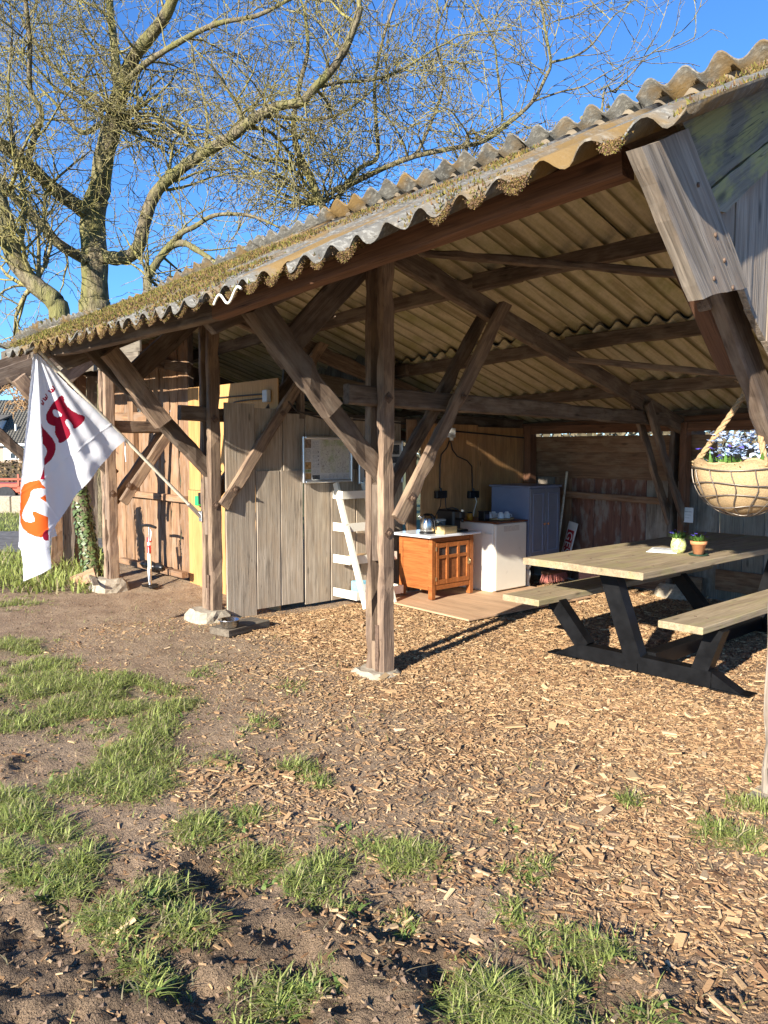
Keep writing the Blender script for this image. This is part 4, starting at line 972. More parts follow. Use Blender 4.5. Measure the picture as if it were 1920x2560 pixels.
def pot_plant(root, c, r, seed, nleaf, hleaf, nfl, flm):
    rr = random.Random(seed); b = MB()
    for k in range(nleaf):
        a = rr.uniform(0, 6.28); q = r * math.sqrt(rr.random()) * .8
        leafblade(b, (c[0] + q * math.cos(a), c[1] + q * math.sin(a), c[2]), hleaf * rr.uniform(.5, 1.1), rr.uniform(.006, .011), a + rr.uniform(-.7, .7), rr.uniform(.1, 1.3), 0)
    b.build('foliage', 'leaf', root)
    for k in range(nfl):
        a = rr.uniform(0, 6.28); q = r * rr.uniform(.5, 1.5); fb = MB()
        flower(fb, (c[0] + q * math.cos(a), c[1] + q * math.sin(a), c[2] + hleaf * rr.uniform(.5, 1.0)), rr.uniform(.010, .016), 0, seed + k); fb.build('flower', flm, root)
# pots on the table
m, nt, b = mat('mottled_green_glaze'); v = objvec(nt, (1, 1, 1)); n1 = noise(nt, v, 60, 3, .6)
nt.links.new(ramp(nt, n1, [(.42, (.46, .55, .12)), (.55, (.70, .72, .38)), (.68, (.30, .36, .06))]).outputs[0], b.inputs['Base Color']); b.inputs['Roughness'].default_value = .25; M['muralpot'] = m
def lathe_part(name, prof, m, root, c, n=28, sx=1, sy=1):
    q = MB(); q.lathe(prof, n=n, sx=sx, sy=sy); return q.build(name, m, root, Matrix.Translation(Vector(c)))
c = (1.075, 2.17, .771)
p = thing('flower_pot', c, 'mottled green round pot of blue flowers on the picnic table', 'flower pot')
lathe_part('pot', [(0, 0), (.035, 0), (.055, .03), (.060, .06), (.054, .095), (.046, .11), (.052, .118), (.047, .118), (.044, .105), (0, .10)], 'muralpot', p, c)
pot_plant(p, (c[0], c[1], c[2] + .10), .05, 5, 110, .085, 9, 'violet')
c = (1.255, 2.135, .771)
p = thing('flower_pot', c, 'terracotta pot of blue flowers in a dark saucer on the picnic table', 'flower pot')
lathe_part('saucer', [(0, 0), (.062, 0), (.075, .012), (.072, .014), (.06, .006), (0, .006)], 'saucer', p, c)
lathe_part('pot', [(0, .012), (.038, .012), (.052, .085), (.060, .085), (.063, .112), (.056, .112), (.05, .09), (0, .09)], 'terracotta', p, c)
pot_plant(p, (c[0], c[1], c[2] + .10), .05, 9, 110, .075, 9, 'violet')
q = MB(); q.box((0, 0, 0), (.23, .33, .003)); q.box((.0, .08, .0022), (.19, .10, .001), mi=1); q.box((.0, -.06, .0022), (.19, .12, .001), mi=2)
M['grey_print'] = plain('grey_print', (.42, .42, .42), .7, 0, 40, .4, 0)
tag(q.build('leaflet', ['paper', 'grey_print', 'paper'], None, Matrix.Translation((.93, 2.22, .773)) @ Matrix.Rotation(.35, 4, 'Z')), 'printed leaflet lying on the picnic table by the green pot', 'leaflet')
# notice on the back post
q = MB(); q.box((0, 0, 0), (.11, .004, .16)); q.box((0, -.003, .035), (.075, .002, .008), mi=1); q.box((0, -.003, .0), (.06, .002, .004), mi=1); q.box((-.01, -.003, -.03), (.05, .002, .004), mi=1)
tag(q.build('notice_sheet', ['paper', 'grey_print'], None, Matrix.Translation((.10, 4.285, .90))), 'small printed white notice pinned to the back post', 'notice')

# ------------------------------------------------------------------ plywood floor sheet
fl = MB(); fl.box((0, 0, 0), (1.42, 1.85, .018), bev=.002)
tag(fl.build('plywood_floor', 'ply_floor', None, Matrix.Translation((-1.33, 2.62, .022)) @ Matrix.Rotation(R(-3), 4, 'Z')), 'plywood sheet laid on the wood chips under the cabinets', 'floor sheet')

# ------------------------------------------------------------------ wash stand cabinet
X0, X1, Y0, Y1 = -2.02, -1.53, 2.06, 2.70
ws = thing('washstand_cabinet', (-1.77, 2.38, .03), 'orange oak cabinet with small glass panes and a marble top', 'cabinet')
for (xx, yy) in ((X0 + .025, Y0 + .025), (X1 - .025, Y0 + .025), (X0 + .025, Y1 - .025), (X1 - .025, Y1 - .025)):
    q = MB(); q.box((xx, yy, .36), (.055, .055, .64), bev=.003); q.build('leg', 'oak', ws)
q = MB(); q.box(((X0 + X1) / 2, Y0 + .012, .41), (X1 - X0 - .112, .018, .53), bev=.002); q.build('side_panel', 'oak', ws)
q = MB(); q.box(((X0 + X1) / 2, Y1 - .012, .41), (X1 - X0 - .112, .018, .53), bev=.002); q.build('side_panel', 'oak', ws)
q = MB(); q.box((X0 + .012, (Y0 + Y1) / 2, .41), (.018, Y1 - Y0 - .112, .53)); q.build('back_panel', 'oak', ws)
q = MB(); q.box(((X0 + X1) / 2, (Y0 + Y1) / 2, .15), (X1 - X0 - .06, Y1 - Y0 - .06, .018)); q.build('bottom_board', 'oak', ws)
for zz, hh in ((.158, .05), (.652, .045)):
    q = MB(); q.box((X1 - .012, (Y0 + Y1) / 2, zz), (.02, Y1 - Y0 - .112, hh), bev=.002); q.build('front_rail', 'oak', ws)
    q = MB(); q.box(((X0 + X1) / 2, Y0 + .004, zz), (X1 - X0 - .112, .012, hh), bev=.002); q.build('side_rail', 'oak', ws)
dr = MB(); xd = X1 - .008; ya, yb_ = Y0 + .062, Y1 - .062; za, zb_ = .188, .625
cols_ = np.linspace(ya, yb_, 4)
for k in range(4): dr.box((xd, cols_[k] + (.02 if k == 0 else -.02 if k == 3 else 0), (za + zb_) / 2), (.024, .042 if k in (0, 3) else .034, zb_ - za), bev=.002)
for zz, hh in ((za + .025, .05), (.475, .034), (zb_ - .025, .05)):
    for k in range(3):
        dr.box((xd, (cols_[k] + cols_[k + 1]) / 2, zz), (.021, cols_[k + 1] - cols_[k] - .03, hh), bev=.0015)
door = dr.build('door', 'oak', ws)
for k in range(3):
    yc = (cols_[k] + cols_[k + 1]) / 2; wv = cols_[k + 1] - cols_[k] - .03
    q = MB(); q.box((xd - .006, yc, .533), (.006, wv + .01, .085)); q.build('pane', 'glass_dark', door)
    q = MB(); q.box((xd - .006, yc, .348), (.006, wv + .01, .225)); q.build('door_panel', 'oak_panel', door)
q = MB(); q.box((X1 + .008, yb_ - .02, .40), (.006, .022, .07), bev=.002); q.tube([(X1 + .012, yb_ - .02, .425), (X1 + .03, yb_ - .02, .41), (X1 + .03, yb_ - .02, .385), (X1 + .012, yb_ - .02, .37)], .004, 8); q.build('handle', 'brass', door)
for zz in (.25, .565):
    q = MB(); q.tube([(X1 + .004, ya - .004, zz - .02), (X1 + .004, ya - .004, zz + .02)], .006, 8); q.build('hinge', 'brass', door)
q = MB(); q.box((-1.785, 2.385, .699), (.60, .80, .024), bev=.004); q.build('stone_top', 'marble', ws)
WT = .713
# kettle
c = (-1.70, 2.16, WT)
kt = thing('electric_kettle', c, 'brushed steel electric kettle with black handle on the oak cabinet', 'kettle')
lathe_part('base', [(0, 0), (.082, 0), (.084, .012), (.074, .02), (0, .02)], 'black', kt, c)
lathe_part('body', [(0, .022), (.074, .022), (.077, .04), (.074, .10), (.062, .16), (.048, .19), (.0, .20)], 'steel', kt, c)
lathe_part('lid', [(.047, .192), (.040, .205), (.02, .211), (0, .212)], 'black', kt, c)
q = MB(); q.tube([(c[0] + .035, c[1] + .02, c[2] + .205), (c[0] + .072, c[1] + .028, c[2] + .18), (c[0] + .085, c[1] + .03, c[2] + .12), (c[0] + .082, c[1] + .03, c[2] + .05)], [.012, .014, .014, .011], 8, flat=.7); q.build('handle', 'black', kt)
q = MB(); q.tube([(c[0] - .045, c[1] - .03, c[2] + .165), (c[0] - .075, c[1] - .05, c[2] + .185)], [.016, .010], 8); q.build('spout', 'steel', kt)
# gold wooden box
bx0 = MB(); cc = Vector((-1.60, 2.335, WT))
g0 = thing('wooden_box', cc, 'small pale wooden box at the front of the marble top', 'box', rz=.15)
mw = Matrix.Translation(cc) @ Matrix.Rotation(.1, 4, 'Z')
for (px_, py_, sx_, sy_) in ((0, -.105, .13, .01), (0, .105, .13, .01), (-.066, 0, .01, .22), (.066, 0, .01, .22)):
    q = MB(); q.box((px_, py_, .036), (sx_, sy_, .072), bev=.001); q.build('side_board', 'goldbox', g0, mw)
q = MB(); q.box((0, 0, .008), (.12, .2, .012)); q.build('bottom_board', 'goldbox', g0, mw)
q = MB(); q.box((0, 0, .062), (.12, .2, .006)); q.build('lid', 'goldbox', g0, mw)
# small glass blocks (spice jars) behind the box
for k, (yy, hh) in enumerate(((2.27, .07), (2.34, .075))):
    j = thing('small_jar', (-1.80, yy, WT), ('squat clear jar nearest the kettle' if k == 0 else 'squat clear jar between the kettle and the round jar'), 'jar')
    q = MB(); q.box((-1.80, yy, WT + hh / 2), (.06, .055, hh), bev=.008); q.build('body', 'glass', j)
    q = MB(); q.box((-1.80, yy, WT + hh + .008), (.05, .048, .014), bev=.004); q.build('lid', 'greybox', j)
c = (-1.80, 2.455, WT)
j = thing('storage_jar', c, 'round clear jar with pale lid between box and coffee machine', 'jar')
lathe_part('body', [(0, .002), (.055, .002), (.062, .02), (.066, .11), (.060, .112), (.056, .02), (0, .012)], 'glass', j, c)
lathe_part('lid', [(.066, .112), (.069, .115), (.069, .128), (.055, .132), (0, .132)], 'greybox', j, c)
lathe_part('contents', [(0, .014), (.05, .014), (.053, .04), (0, .05)], 'soil', j, c)
# coffee machine
cm = thing('coffee_machine', (-1.74, 2.62, WT), 'black coffee pod machine at the end of the marble top', 'coffee machine')
q = MB(); q.box((-1.80, 2.60, WT + .115), (.26, .13, .23), bev=.02); q.build('body', 'black', cm)
q = MB(); q.box((-1.64, 2.60, WT + .175), (.10, .085, .09), bev=.015); q.build('brew_head', 'black', cm)
q = MB(); q.tube([(-1.60, 2.60, WT + .13), (-1.60, 2.60, WT + .10)], .015, 10); q.build('spout', 'black', cm)
q = MB(); q.box((-1.62, 2.60, WT + .012), (.13, .10, .022), bev=.005); q.build('drip_tray', 'black', cm)
q = MB(); q.box((-1.62, 2.60, WT + .0255), (.10, .08, .004)); q.build('drip_grid', 'steel', cm)
q = MB(); q.tube([(-1.60, 2.60, WT + .215), (-1.60, 2.60, WT + .235)], .022, 12); q.build('chrome_cap', 'steel', cm)
q = MB(); q.tube([(-1.78, 2.55, WT + .235), (-1.70, 2.55, WT + .255), (-1.64, 2.58, WT + .235)], .009, 8); q.build('lever', 'black', cm)

# ------------------------------------------------------------------ fridge
fx0, fx1, fy0, fy1 = -1.95, -1.42, 2.90, 3.44
fg = thing('fridge', (-1.68, 3.17, .03), 'cream under-counter fridge with a wooden top board', 'fridge')
q = MB(); q.box(((fx0 + fx1) / 2, (fy0 + fy1) / 2, .41), (fx1 - fx0, fy1 - fy0, .755), bev=.008); q.build('body', 'fridge_side', fg)
q = MB(); q.box((fx1 + .022, (fy0 + fy1) / 2, .415), (.036, fy1 - fy0, .735), bev=.008); fd = q.build('door', 'fridge', fg)
q = MB(); q.box((fx1 + .0412, (fy0 + fy1) / 2, .725), (.002, .27, .06)); q.build('faded_sticker', plain('faded_sticker', (.66, .58, .47), .5, 0, 40, .1, 0), fd)
q = MB(); q.box((fx1 - .06, fy0 - .004, .675), (.10, .008, .016)); q.build('recessed_grip', 'greybox', fg)
for yy in (fy0 + .04, fy1 - .04):
    for xx in (fx0 + .05, fx1 - .03):
        q = MB(); q.tube([(xx, yy, .03), (xx, yy, .045)], .018, 10); q.build('foot', 'black', fg)
q = MB(); q.box(((fx0 + fx1) / 2 + .005, (fy0 + fy1) / 2, .797), (fx1 - fx0 + .085, fy1 - fy0 + .03, .014), bev=.002); q.build('top_board', 'oak_panel', fg)
FT = .805
c = (-1.60, 3.23, FT)
tr = thing('serving_tray', c, 'round wooden tray carrying cups on the fridge', 'tray')
lathe_part('tray', [(0, .002), (.15, .002), (.165, .02), (.158, .024), (.145, .012), (0, .012)], 'softwood', tr, c, 36)
cupd = [('upside-down white cup at the back left of the tray', (-1.67, 3.12)), ('upside-down white cup in the middle of the tray', (-1.56, 3.20)), ('upside-down white cup at the right end of the tray', (-1.58, 3.33)), ('white cup mostly hidden behind the middle cup', (-1.70, 3.24))]
for lab, (xx, yy) in cupd:
    cu = thing('coffee_cup', (xx, yy, FT + .012), lab, 'cup', group='cups on the tray')
    lathe_part('body', [(.040, 0), (.041, .01), (.036, .045), (.024, .066), (.020, .068), (.020, .075), (0, .075)], 'cup', cu, (xx, yy, FT + .013), 20)
    q = MB(); q.tube([(xx + .036, yy + .014, FT + .03), (xx + .055, yy + .02, FT + .035), (xx + .053, yy + .02, FT + .055), (xx + .032, yy + .012, FT + .062)], .004, 6); q.build('handle', 'cup', cu)
q = MB(); q.box((0, 0, .05), (.09, .09, .10), bev=.004); q.box((0, 0, .104), (.10, .10, .012), bev=.003); q.box((.047, 0, .05), (.004, .05, .05), mi=1)
tag(q.build('capsule_box', ['black', 'darkprint'], None, Matrix.Translation((-1.62, 2.98, FT))), 'black box of coffee capsules on the left of the fridge top', 'box')
q = MB(); q.lathe([(0, 0), (.035, 0), (.036, .06), (.028, .075), (0, .078)], n=16); q.lathe([(.028, .0751), (.03, .09), (0, .092)], n=16, mi=1)
tag(q.build('amber_canister', ['yellow', 'black'], None, Matrix.Translation((-1.80, 2.945, FT))), 'small amber canister behind the black capsule box', 'canister')

# ------------------------------------------------------------------ blue cabinet on turned legs
bx0, bx1, by0, by1 = -1.95, -1.40, 3.50, 4.08
bc = thing('blue_cabinet', (-1.68, 3.8, .03), 'tall blue two-door cabinet on white turned legs', 'cabinet')
zb0, zb1 = .36, 1.16
q = MB(); q.box(((bx0 + bx1) / 2, (by0 + by1) / 2, (zb0 + zb1) / 2), (bx1 - bx0, by1 - by0, zb1 - zb0), bev=.004); q.build('body', 'blue', bc)
q = MB(); q.box(((bx0 + bx1) / 2, (by0 + by1) / 2, zb1 + .012), (bx1 - bx0 + .05, by1 - by0 + .05, .024), bev=.006); q.build('top', 'blue', bc)
q = MB(); q.box(((bx0 + bx1) / 2, (by0 + by1) / 2, zb0 - .03), (bx1 - bx0 - .03, by1 - by0 - .03, .06)); q.build('apron', 'blue', bc)
ym = (by0 + by1) / 2
for (ya, yb_, hy) in ((by0 + .006, ym - .003, ym - .035), (ym + .003, by1 - .006, ym + .035)):
    q = MB(); q.box((bx1 + .011, (ya + yb_) / 2, (zb0 + zb1) / 2), (.018, yb_ - ya, zb1 - zb0 - .02), bev=.003); dd = q.build('door', 'greyblue', bc)
    fw = .05
    for (yc, zc, sy_, sz_) in ((ya + fw, (zb0 + zb1) / 2, .014, zb1 - zb0 - .12), (yb_ - fw, (zb0 + zb1) / 2, .014, zb1 - zb0 - .12), ((ya + yb_) / 2, zb1 - .07, yb_ - ya - 2 * fw, .014), ((ya + yb_) / 2, zb0 + .07, yb_ - ya - 2 * fw, .014)):
        q = MB(); q.box((bx1 + .023, yc, zc), (.008, sy_, sz_), bev=.003); q.build('moulding', 'blue', dd)
    q = MB(); q.lathe([(.006, 0), (.006, .012), (.014, .016), (.014, .024), (0, .028)], n=12); q.build('knob', 'terracotta', dd, Matrix.Translation((bx1 + .02, hy, .74)) @ Matrix.Rotation(math.pi / 2, 4, 'Y'))
for (xx, yy) in ((bx0 + .04, by0 + .05), (bx1 - .04, by0 + .05), (bx0 + .04, by1 - .05), (bx1 - .04, by1 - .05)):
    lathe_part('leg', [(.026, .0), (.030, .01), (.018, .05), (.030, .10), (.036, .14), (.030, .18), (.016, .195), (.024, .205), (.036, .225), (.036, .25), (.020, .27), (.030, .28), (.030, .305)], 'cup' if False else 'greybox', bc, (xx, yy, .03), 16)

# ------------------------------------------------------------------ sockets, cables, junction boxes
def cable(name, pts, r, lab, m='cable', n=6):
    q = MB(); q.tube(pts, r, n); return tag(q.build(name, m), lab, 'cable')
for k, (yy, zz, lab) in enumerate(((2.79, 1.085, 'black double socket on the plywood above the kettle'), (3.35, 1.065, 'black double socket on the plywood above the fridge'))):
    s0 = thing('wall_socket', (-2.13, yy, zz), lab, 'socket')
    q = MB(); q.box((-2.105, yy, zz), (.05, .17, .085), bev=.006); q.build('housing', 'black', s0)
    for dd_ in (-.045, .045):
        q = MB(); q.tube([(-2.082, yy + dd_, zz), (-2.076, yy + dd_, zz)], .028, 14); q.build('outlet', 'black', s0)
    q = MB(); q.tube([(-2.105, yy, zz + .04), (-2.105, yy, zz + .075)], .014, 8); q.build('cable_gland', 'black', s0)
q = MB(); jb = thing('junction_box', (-2.13, 2.93, 1.78), 'pale grey junction box high on the plywood wall', 'junction box')
q.box((-2.10, 2.95, 1.79), (.06, .10, .11), bev=.006); q.build('housing', 'greybox', jb)
q = MB(); q.tube([(-2.09, 2.95, 1.735), (-2.09, 2.95, 1.70)], .022, 10); q.build('round_plug', 'white', jb)
cable('power_cable', [(-2.115, 2.94, 1.70), (-2.115, 2.90, 1.62), (-2.12, 2.81, 1.54), (-2.12, 2.79, 1.42), (-2.12, 2.79, 1.155)], .0075, 'dark cable running down to the socket above the kettle')
cable('power_cable', [(-2.115, 2.96, 1.70), (-2.115, 2.99, 1.60), (-2.12, 3.08, 1.52), (-2.12, 3.25, 1.47), (-2.12, 3.34, 1.40), (-2.12, 3.35, 1.13)], .0075, 'dark cable running down to the socket above the fridge')
cable('kettle_cord', [(-2.08, 2.77, 1.05), (-2.06, 2.74, .96), (-2.0, 2.60, .86), (-1.93, 2.46, .73)], .006, 'black cord hanging from the left socket to the marble top')
cable('machine_cord', [(-2.08, 2.84, 1.05), (-2.07, 2.84, .95), (-2.0, 2.80, .82)], .006, 'short black cord behind the coffee machine')
cable('white_cord', [(-2.08, 3.36, 1.03), (-2.06, 3.36, .98), (-2.02, 3.27, .88), (-1.97, 3.20, .82)], .007, 'white cord hanging from the right socket to the fridge', 'white')
cable('wall_conduit', [(-2.13, 3.02, 1.81), (-2.13, 3.5, 1.79), (-2.13, 4.0, 1.765), (-2.13, 4.35, 1.75)], .010, 'thin conduit along the top of the stained plywood', 'cable')
cable('wall_conduit', [(-2.27, .80, 2.06), (-2.27, .90, 1.97), (-2.27, 1.2, 1.91), (-2.27, 1.7, 1.905), (-2.27, 2.4, 1.885)], .008, 'thin dark cable along the top of the grey boards')
for k, dz_ in enumerate((0, -.055)):
    cable('clipped_cable', [(-3.52, .715, 2.155 + dz_), (-3.1, .715, 2.15 + dz_), (-2.55, .715, 2.145 + dz_)] if k == 0 else [(-3.25, .715, 1.98), (-3.2, .715, 2.06), (-3.12, .715, 2.09), (-2.9, .715, 2.10), (-2.55, .715, 2.10)], .008, ('upper' if k == 0 else 'lower') + ' clipped cable on the new plywood')
q = MB(); q.box((-2.50, .70, 2.12), (.085, .05, .12), bev=.006); tag(q.build('junction_box', 'greybox'), 'pale grey junction box on the new plywood behind the brace', 'junction box')
gp = thing('hanging_plug', (-3.86, .70, 1.02), 'bright green plug hanging on a dark cable before the new plywood', 'plug')
q = MB(); q.tube([(-3.80, .70, 2.2), (-3.805, .69, 1.7), (-3.80, .69, 1.13)], .006, 6); q.build('cable', 'cable', gp)
q = MB(); q.box((-3.80, .68, 1.05), (.055, .045, .13), bev=.006); q.build('plug_body', 'black', gp)
q = MB(); q.box((-3.865, .68, 1.02), (.072, .05, .11), bev=.006); q.build('plug_cap', 'green', gp)

# ------------------------------------------------------------------ framed map and framed poster
def framed(name, y0, y1, z0, z1, lab, cat, fill):
    f = thing(name, (-2.268, (y0 + y1) / 2, z0), lab, cat)
    w = .03
    for (yc, zc, sy_, sz_) in ((y0 + w / 2, (z0 + z1) / 2, w, z1 - z0), (y1 - w / 2, (z0 + z1) / 2, w, z1 - z0), ((y0 + y1) / 2, z0 + w / 2, y1 - y0 - 2 * w, w), ((y0 + y1) / 2, z1 - w / 2, y1 - y0 - 2 * w, w)):
        q = MB(); q.box((-2.253, yc, zc), (.034, sy_, sz_), bev=.008); q.build('frame', 'alu', f)
    fill(f, y0 + w, y1 - w, z0 + w, z1 - w); return f
m, nt, b = mat('printed_map'); v = objvec(nt, (1, 1, 1), False)
n1 = noise(nt, v, 7, 6, .6); vo = nt.nodes.new('ShaderNodeTexVoronoi'); vo.feature = 'DISTANCE_TO_EDGE'; vo.inputs['Scale'].default_value = 22
dv = nt.nodes.new('ShaderNodeVectorMath'); dv.operation = 'ADD'; nd = nt.nodes.new('ShaderNodeTexNoise'); nd.inputs['Scale'].default_value = 16; nt.links.new(v, nd.inputs['Vector'])
sc_ = nt.nodes.new('ShaderNodeVectorMath'); sc_.operation = 'SCALE'; sc_.inputs['Scale'].default_value = .12; nt.links.new(nd.outputs['Color'], sc_.inputs[0])
nt.links.new(v, dv.inputs[0]); nt.links.new(sc_.outputs[0], dv.inputs[1]); nt.links.new(dv.outputs[0], vo.inputs['Vector'])
c = ramp(nt, n1, [(.36, (.42, .46, .27)), (.5, (.60, .58, .48)), (.64, (.56, .54, .48))]).outputs[0]
c = mixc(nt, ramp(nt, vo.outputs['Distance'], [(.0, (1, 1, 1)), (.045, (0, 0, 0))]).outputs[0], c, (.30, .25, .22))
nt.links.new(c, b.inputs['Base Color']); b.inputs['Roughness'].default_value = .25; M['map'] = m
M['print_text'] = plain('printed_text', (.50, .50, .49), .3, 0, 90, .35, 0)
M['photo_a'] = plain('printed_photo_brown', (.22, .16, .12), .3, 0, 30, .7, 0); M['photo_b'] = plain('printed_photo_orange', (.45, .27, .10), .3, 0, 30, .5, 0); M['photo_c'] = plain('printed_photo_green', (.30, .36, .16), .3, 0, 30, .5, 0)
M['photo_d'] = plain('printed_photo_dark', (.06, .065, .07), .3, 0, 40, .9, 0); M['board_white'] = plain('poster_white', (.60, .59, .56), .25, 0, 10, .05, 0)
def fill_map(f, y0, y1, z0, z1):
    w, h = y1 - y0, z1 - z0
    q = MB(); q.box((-2.264, (y0 + y1) / 2, (z0 + z1) / 2), (.006, w, h)); q.build('poster_sheet', 'board_white', f)
    def rect(n, a0, a1, b0, b1, m_):
        q = MB(); q.box((-2.2605, y0 + w * (a0 + a1) / 2, z0 + h * (b0 + b1) / 2), (.001, w * (a1 - a0), h * (b1 - b0))); q.build(n, m_, f)
    rect('printed_map', .345, .985, .17, .985, 'map')
    rect('printed_photo', .015, .145, .78, .985, 'photo_a'); rect('printed_text', .015, .145, .47, .76, 'print_text'); rect('printed_photo', .015, .145, .27, .44, 'photo_b'); rect('printed_photo', .015, .145, .19, .26, 'photo_c'); rect('printed_photo', .015, .145, .02, .17, 'photo_b')
    for k in range(6): rect('printed_text', .17, .315, .30 + .112 * k, .385 + .112 * k, 'print_text')
    rect('printed_photo', .17, .33, .015, .12, 'photo_d'); rect('printed_text', .17, .31, .15, .26, 'print_text')
    for k in range(4): rect('printed_text', .36 + .16 * k, .49 + .16 * k, .02, .14, 'print_text')
    for k in range(4): rect('printed_mark', .29, .312, .37 + .10 * k, .40 + .10 * k, 'photo_d')
framed('framed_map', .95, 1.60, 1.255, 1.729, 'large framed map on the grey board wall', 'framed map', fill_map)
def fill_poster(f, y0, y1, z0, z1):
    w, h = y1 - y0, z1 - z0
    q = MB(); q.box((-2.264, (y0 + y1) / 2, (z0 + z1) / 2), (.006, w, h)); q.build('poster_sheet', 'board_white', f)
    for (a0, a1, b0, b1) in ((.62, .97, .70, .96), (.72, .97, .47, .64), (.72, .97, .10, .26), (.10, .42, .70, .96), (.10, .45, .40, .62), (.10, .30, .10, .30), (.62, .69, .45, .60)):
        q = MB(); q.box((-2.2605, y0 + w * (a0 + a1) / 2, z0 + h * (b0 + b1) / 2), (.001, w * (a1 - a0), h * (b1 - b0))); q.build('printed_photo', 'photo_d' if a0 > .5 else 'photo_a', f)
framed('framed_poster', 1.68, 2.335, 1.228, 1.694, 'framed poster of small photographs half hidden by the post', 'framed poster', fill_poster)

# ------------------------------------------------------------------ white ladder shelf
ls = thing('ladder_shelf', (-1.85, 1.6, .0), 'white wooden ladder shelf leaning on the grey boards', 'shelf')
def wbar(name, p0, p1, w, t, wd):
    q = MB(); bar(q, p0, p1, w, t, wd); return q.build(name, 'white', ls)
for yy in (1.36, 1.74):
    wbar('side_rail', (-1.76, yy, .01), (-2.235, yy, 1.25), .065, .03, (1, 0, 0))
for (zz, dp) in ((1.13, .13), (.80, .18), (.47, .24), (.12, .34)):
    xf = -2.255 + dp + .03
    t_ = .085 if zz < 1.1 else .08
    wbar('tray_front', (xf, 1.33, zz), (xf, 1.985, zz), t_, .016, (0, 0, 1))
    for yy in (1.345, 1.97): wbar('tray_side', (-2.255, yy, zz), (xf - .008, yy, zz), t_, .016, (0, 0, 1))
    wbar('tray_floor', (-2.255, 1.657, zz - .035), (xf - .008, 1.657, zz - .035), .60, .012, (0, 1, 0))
q = MB(); q.box((0, 0, .075), (.10, .13, .15), bev=.004); q.box((.0505, 0, .07), (.002, .09, .09), mi=1)
tag(q.build('printed_packet', ['bluebox', 'paper'], None, Matrix.Translation((-2.03, 1.50, .094))), 'light blue packet on the lowest shelf tray', 'packet')
q = MB(); q.lathe([(0, 0), (.05, 0), (.052, .13), (.035, .16), (.035, .18), (0, .182)], n=18)
tag(q.build('plastic_bottle', 'glass', None, Matrix.Translation((-2.02, 1.66, .094))), 'clear plastic bottle on the lowest shelf tray', 'bottle')
q = MB(); q.box((0, 0, .006), (.14, .22, .012), bev=.002); tag(q.build('folded_booklet', 'softwood', None, Matrix.Translation((-2.09, 1.56, .49)) @ Matrix.Rotation(.2, 4, 'Z')), 'tan booklet sticking out of the third shelf tray', 'booklet')

# ------------------------------------------------------------------ broom, sign and crate in the back corner
br = thing('broom', (-1.42, 4.05, .02), 'broom with pink bristles leaning in the back corner', 'broom')
q = MB(); q.tube([(-1.42, 4.05, .16), (-1.50, 4.38, 1.33)], .014, 10); q.build('handle', 'pole_wood', br)
q = MB(); q.box((-1.42, 4.05, .15), (.10, .42, .05), bev=.012); q.build('broom_head', 'reddish', br)
q = MB(); rb = random.Random(3)
for k in range(260):
    yy = rb.uniform(-.2, .2); xx = rb.uniform(-.045, .045)
    q.add([(-1.42 + xx - .003, 4.05 + yy - .003, .13), (-1.42 + xx + .003, 4.05 + yy + .003, .13), (-1.42 + xx * 1.5, 4.05 + yy * 1.18, .022)], [(0, 1, 2)])
ob = q.build('bristles', 'bristle', br)
sg = thing('red_sign', (-1.54, 4.27, .0), 'narrow red and white lettered sign leaning in the back corner', 'sign')
SGM = Matrix.Translation((-1.54, 4.27, -.10)) @ Matrix.Rotation(R(-18), 4, 'Z') @ Matrix.Rotation(R(-10), 4, 'X') @ Matrix.Rotation(R(8), 4, 'Y')
q = MB(); q.box((0, 0, .42), (.17, .012, .84), bev=.002); q.build('board', 'signwhite', sg, SGM)
q = MB(); q.box((.0, -.008, .40), (.125, .004, .68)); q.build('red_field', 'red', sg, SGM)
cu = D.curves.new('lettering', 'FONT'); cu.body = 'GESTE'; cu.size = .155; cu.extrude = .001; cu.align_x = 'LEFT'; cu.space_character = 1.05
to = D.objects.new('lettering_tmp', cu); COL.objects.link(to); bpy.context.view_layer.update()
tme = D.meshes.new_from_object(to.evaluated_get(bpy.context.evaluated_depsgraph_get())); D.objects.remove(to)
tme.materials.append(M['signwhite'])
link('lettering', tme, sg, SGM @ Matrix.Translation((-.052, -.012, .72)) @ Matrix.Rotation(math.pi / 2, 4, 'X') @ Matrix.Rotation(-math.pi / 2, 4, 'Z'))
ct = thing('plastic_crate', (-.80, 4.1, .0), 'dusty pink plastic crate under the table at the back wall', 'crate')
for (xx, yy, sx_, sy_) in ((-.80, 3.96, .44, .012), (-.80, 4.25, .44, .012), (-1.02, 4.105, .012, .30), (-.58, 4.105, .012, .30)):
    q = MB(); q.box((xx, yy, .15), (sx_, sy_, .24), bev=.003); q.build('side_wall', 'crate', ct)
    q = MB(); q.box((xx, yy, .28), (sx_ + .03, sy_ + .03, .025), bev=.004); q.build('rim', 'crate', ct)
q = MB(); q.box((-.80, 4.105, .04), (.42, .28, .01)); q.build('bottom', 'crate', ct)

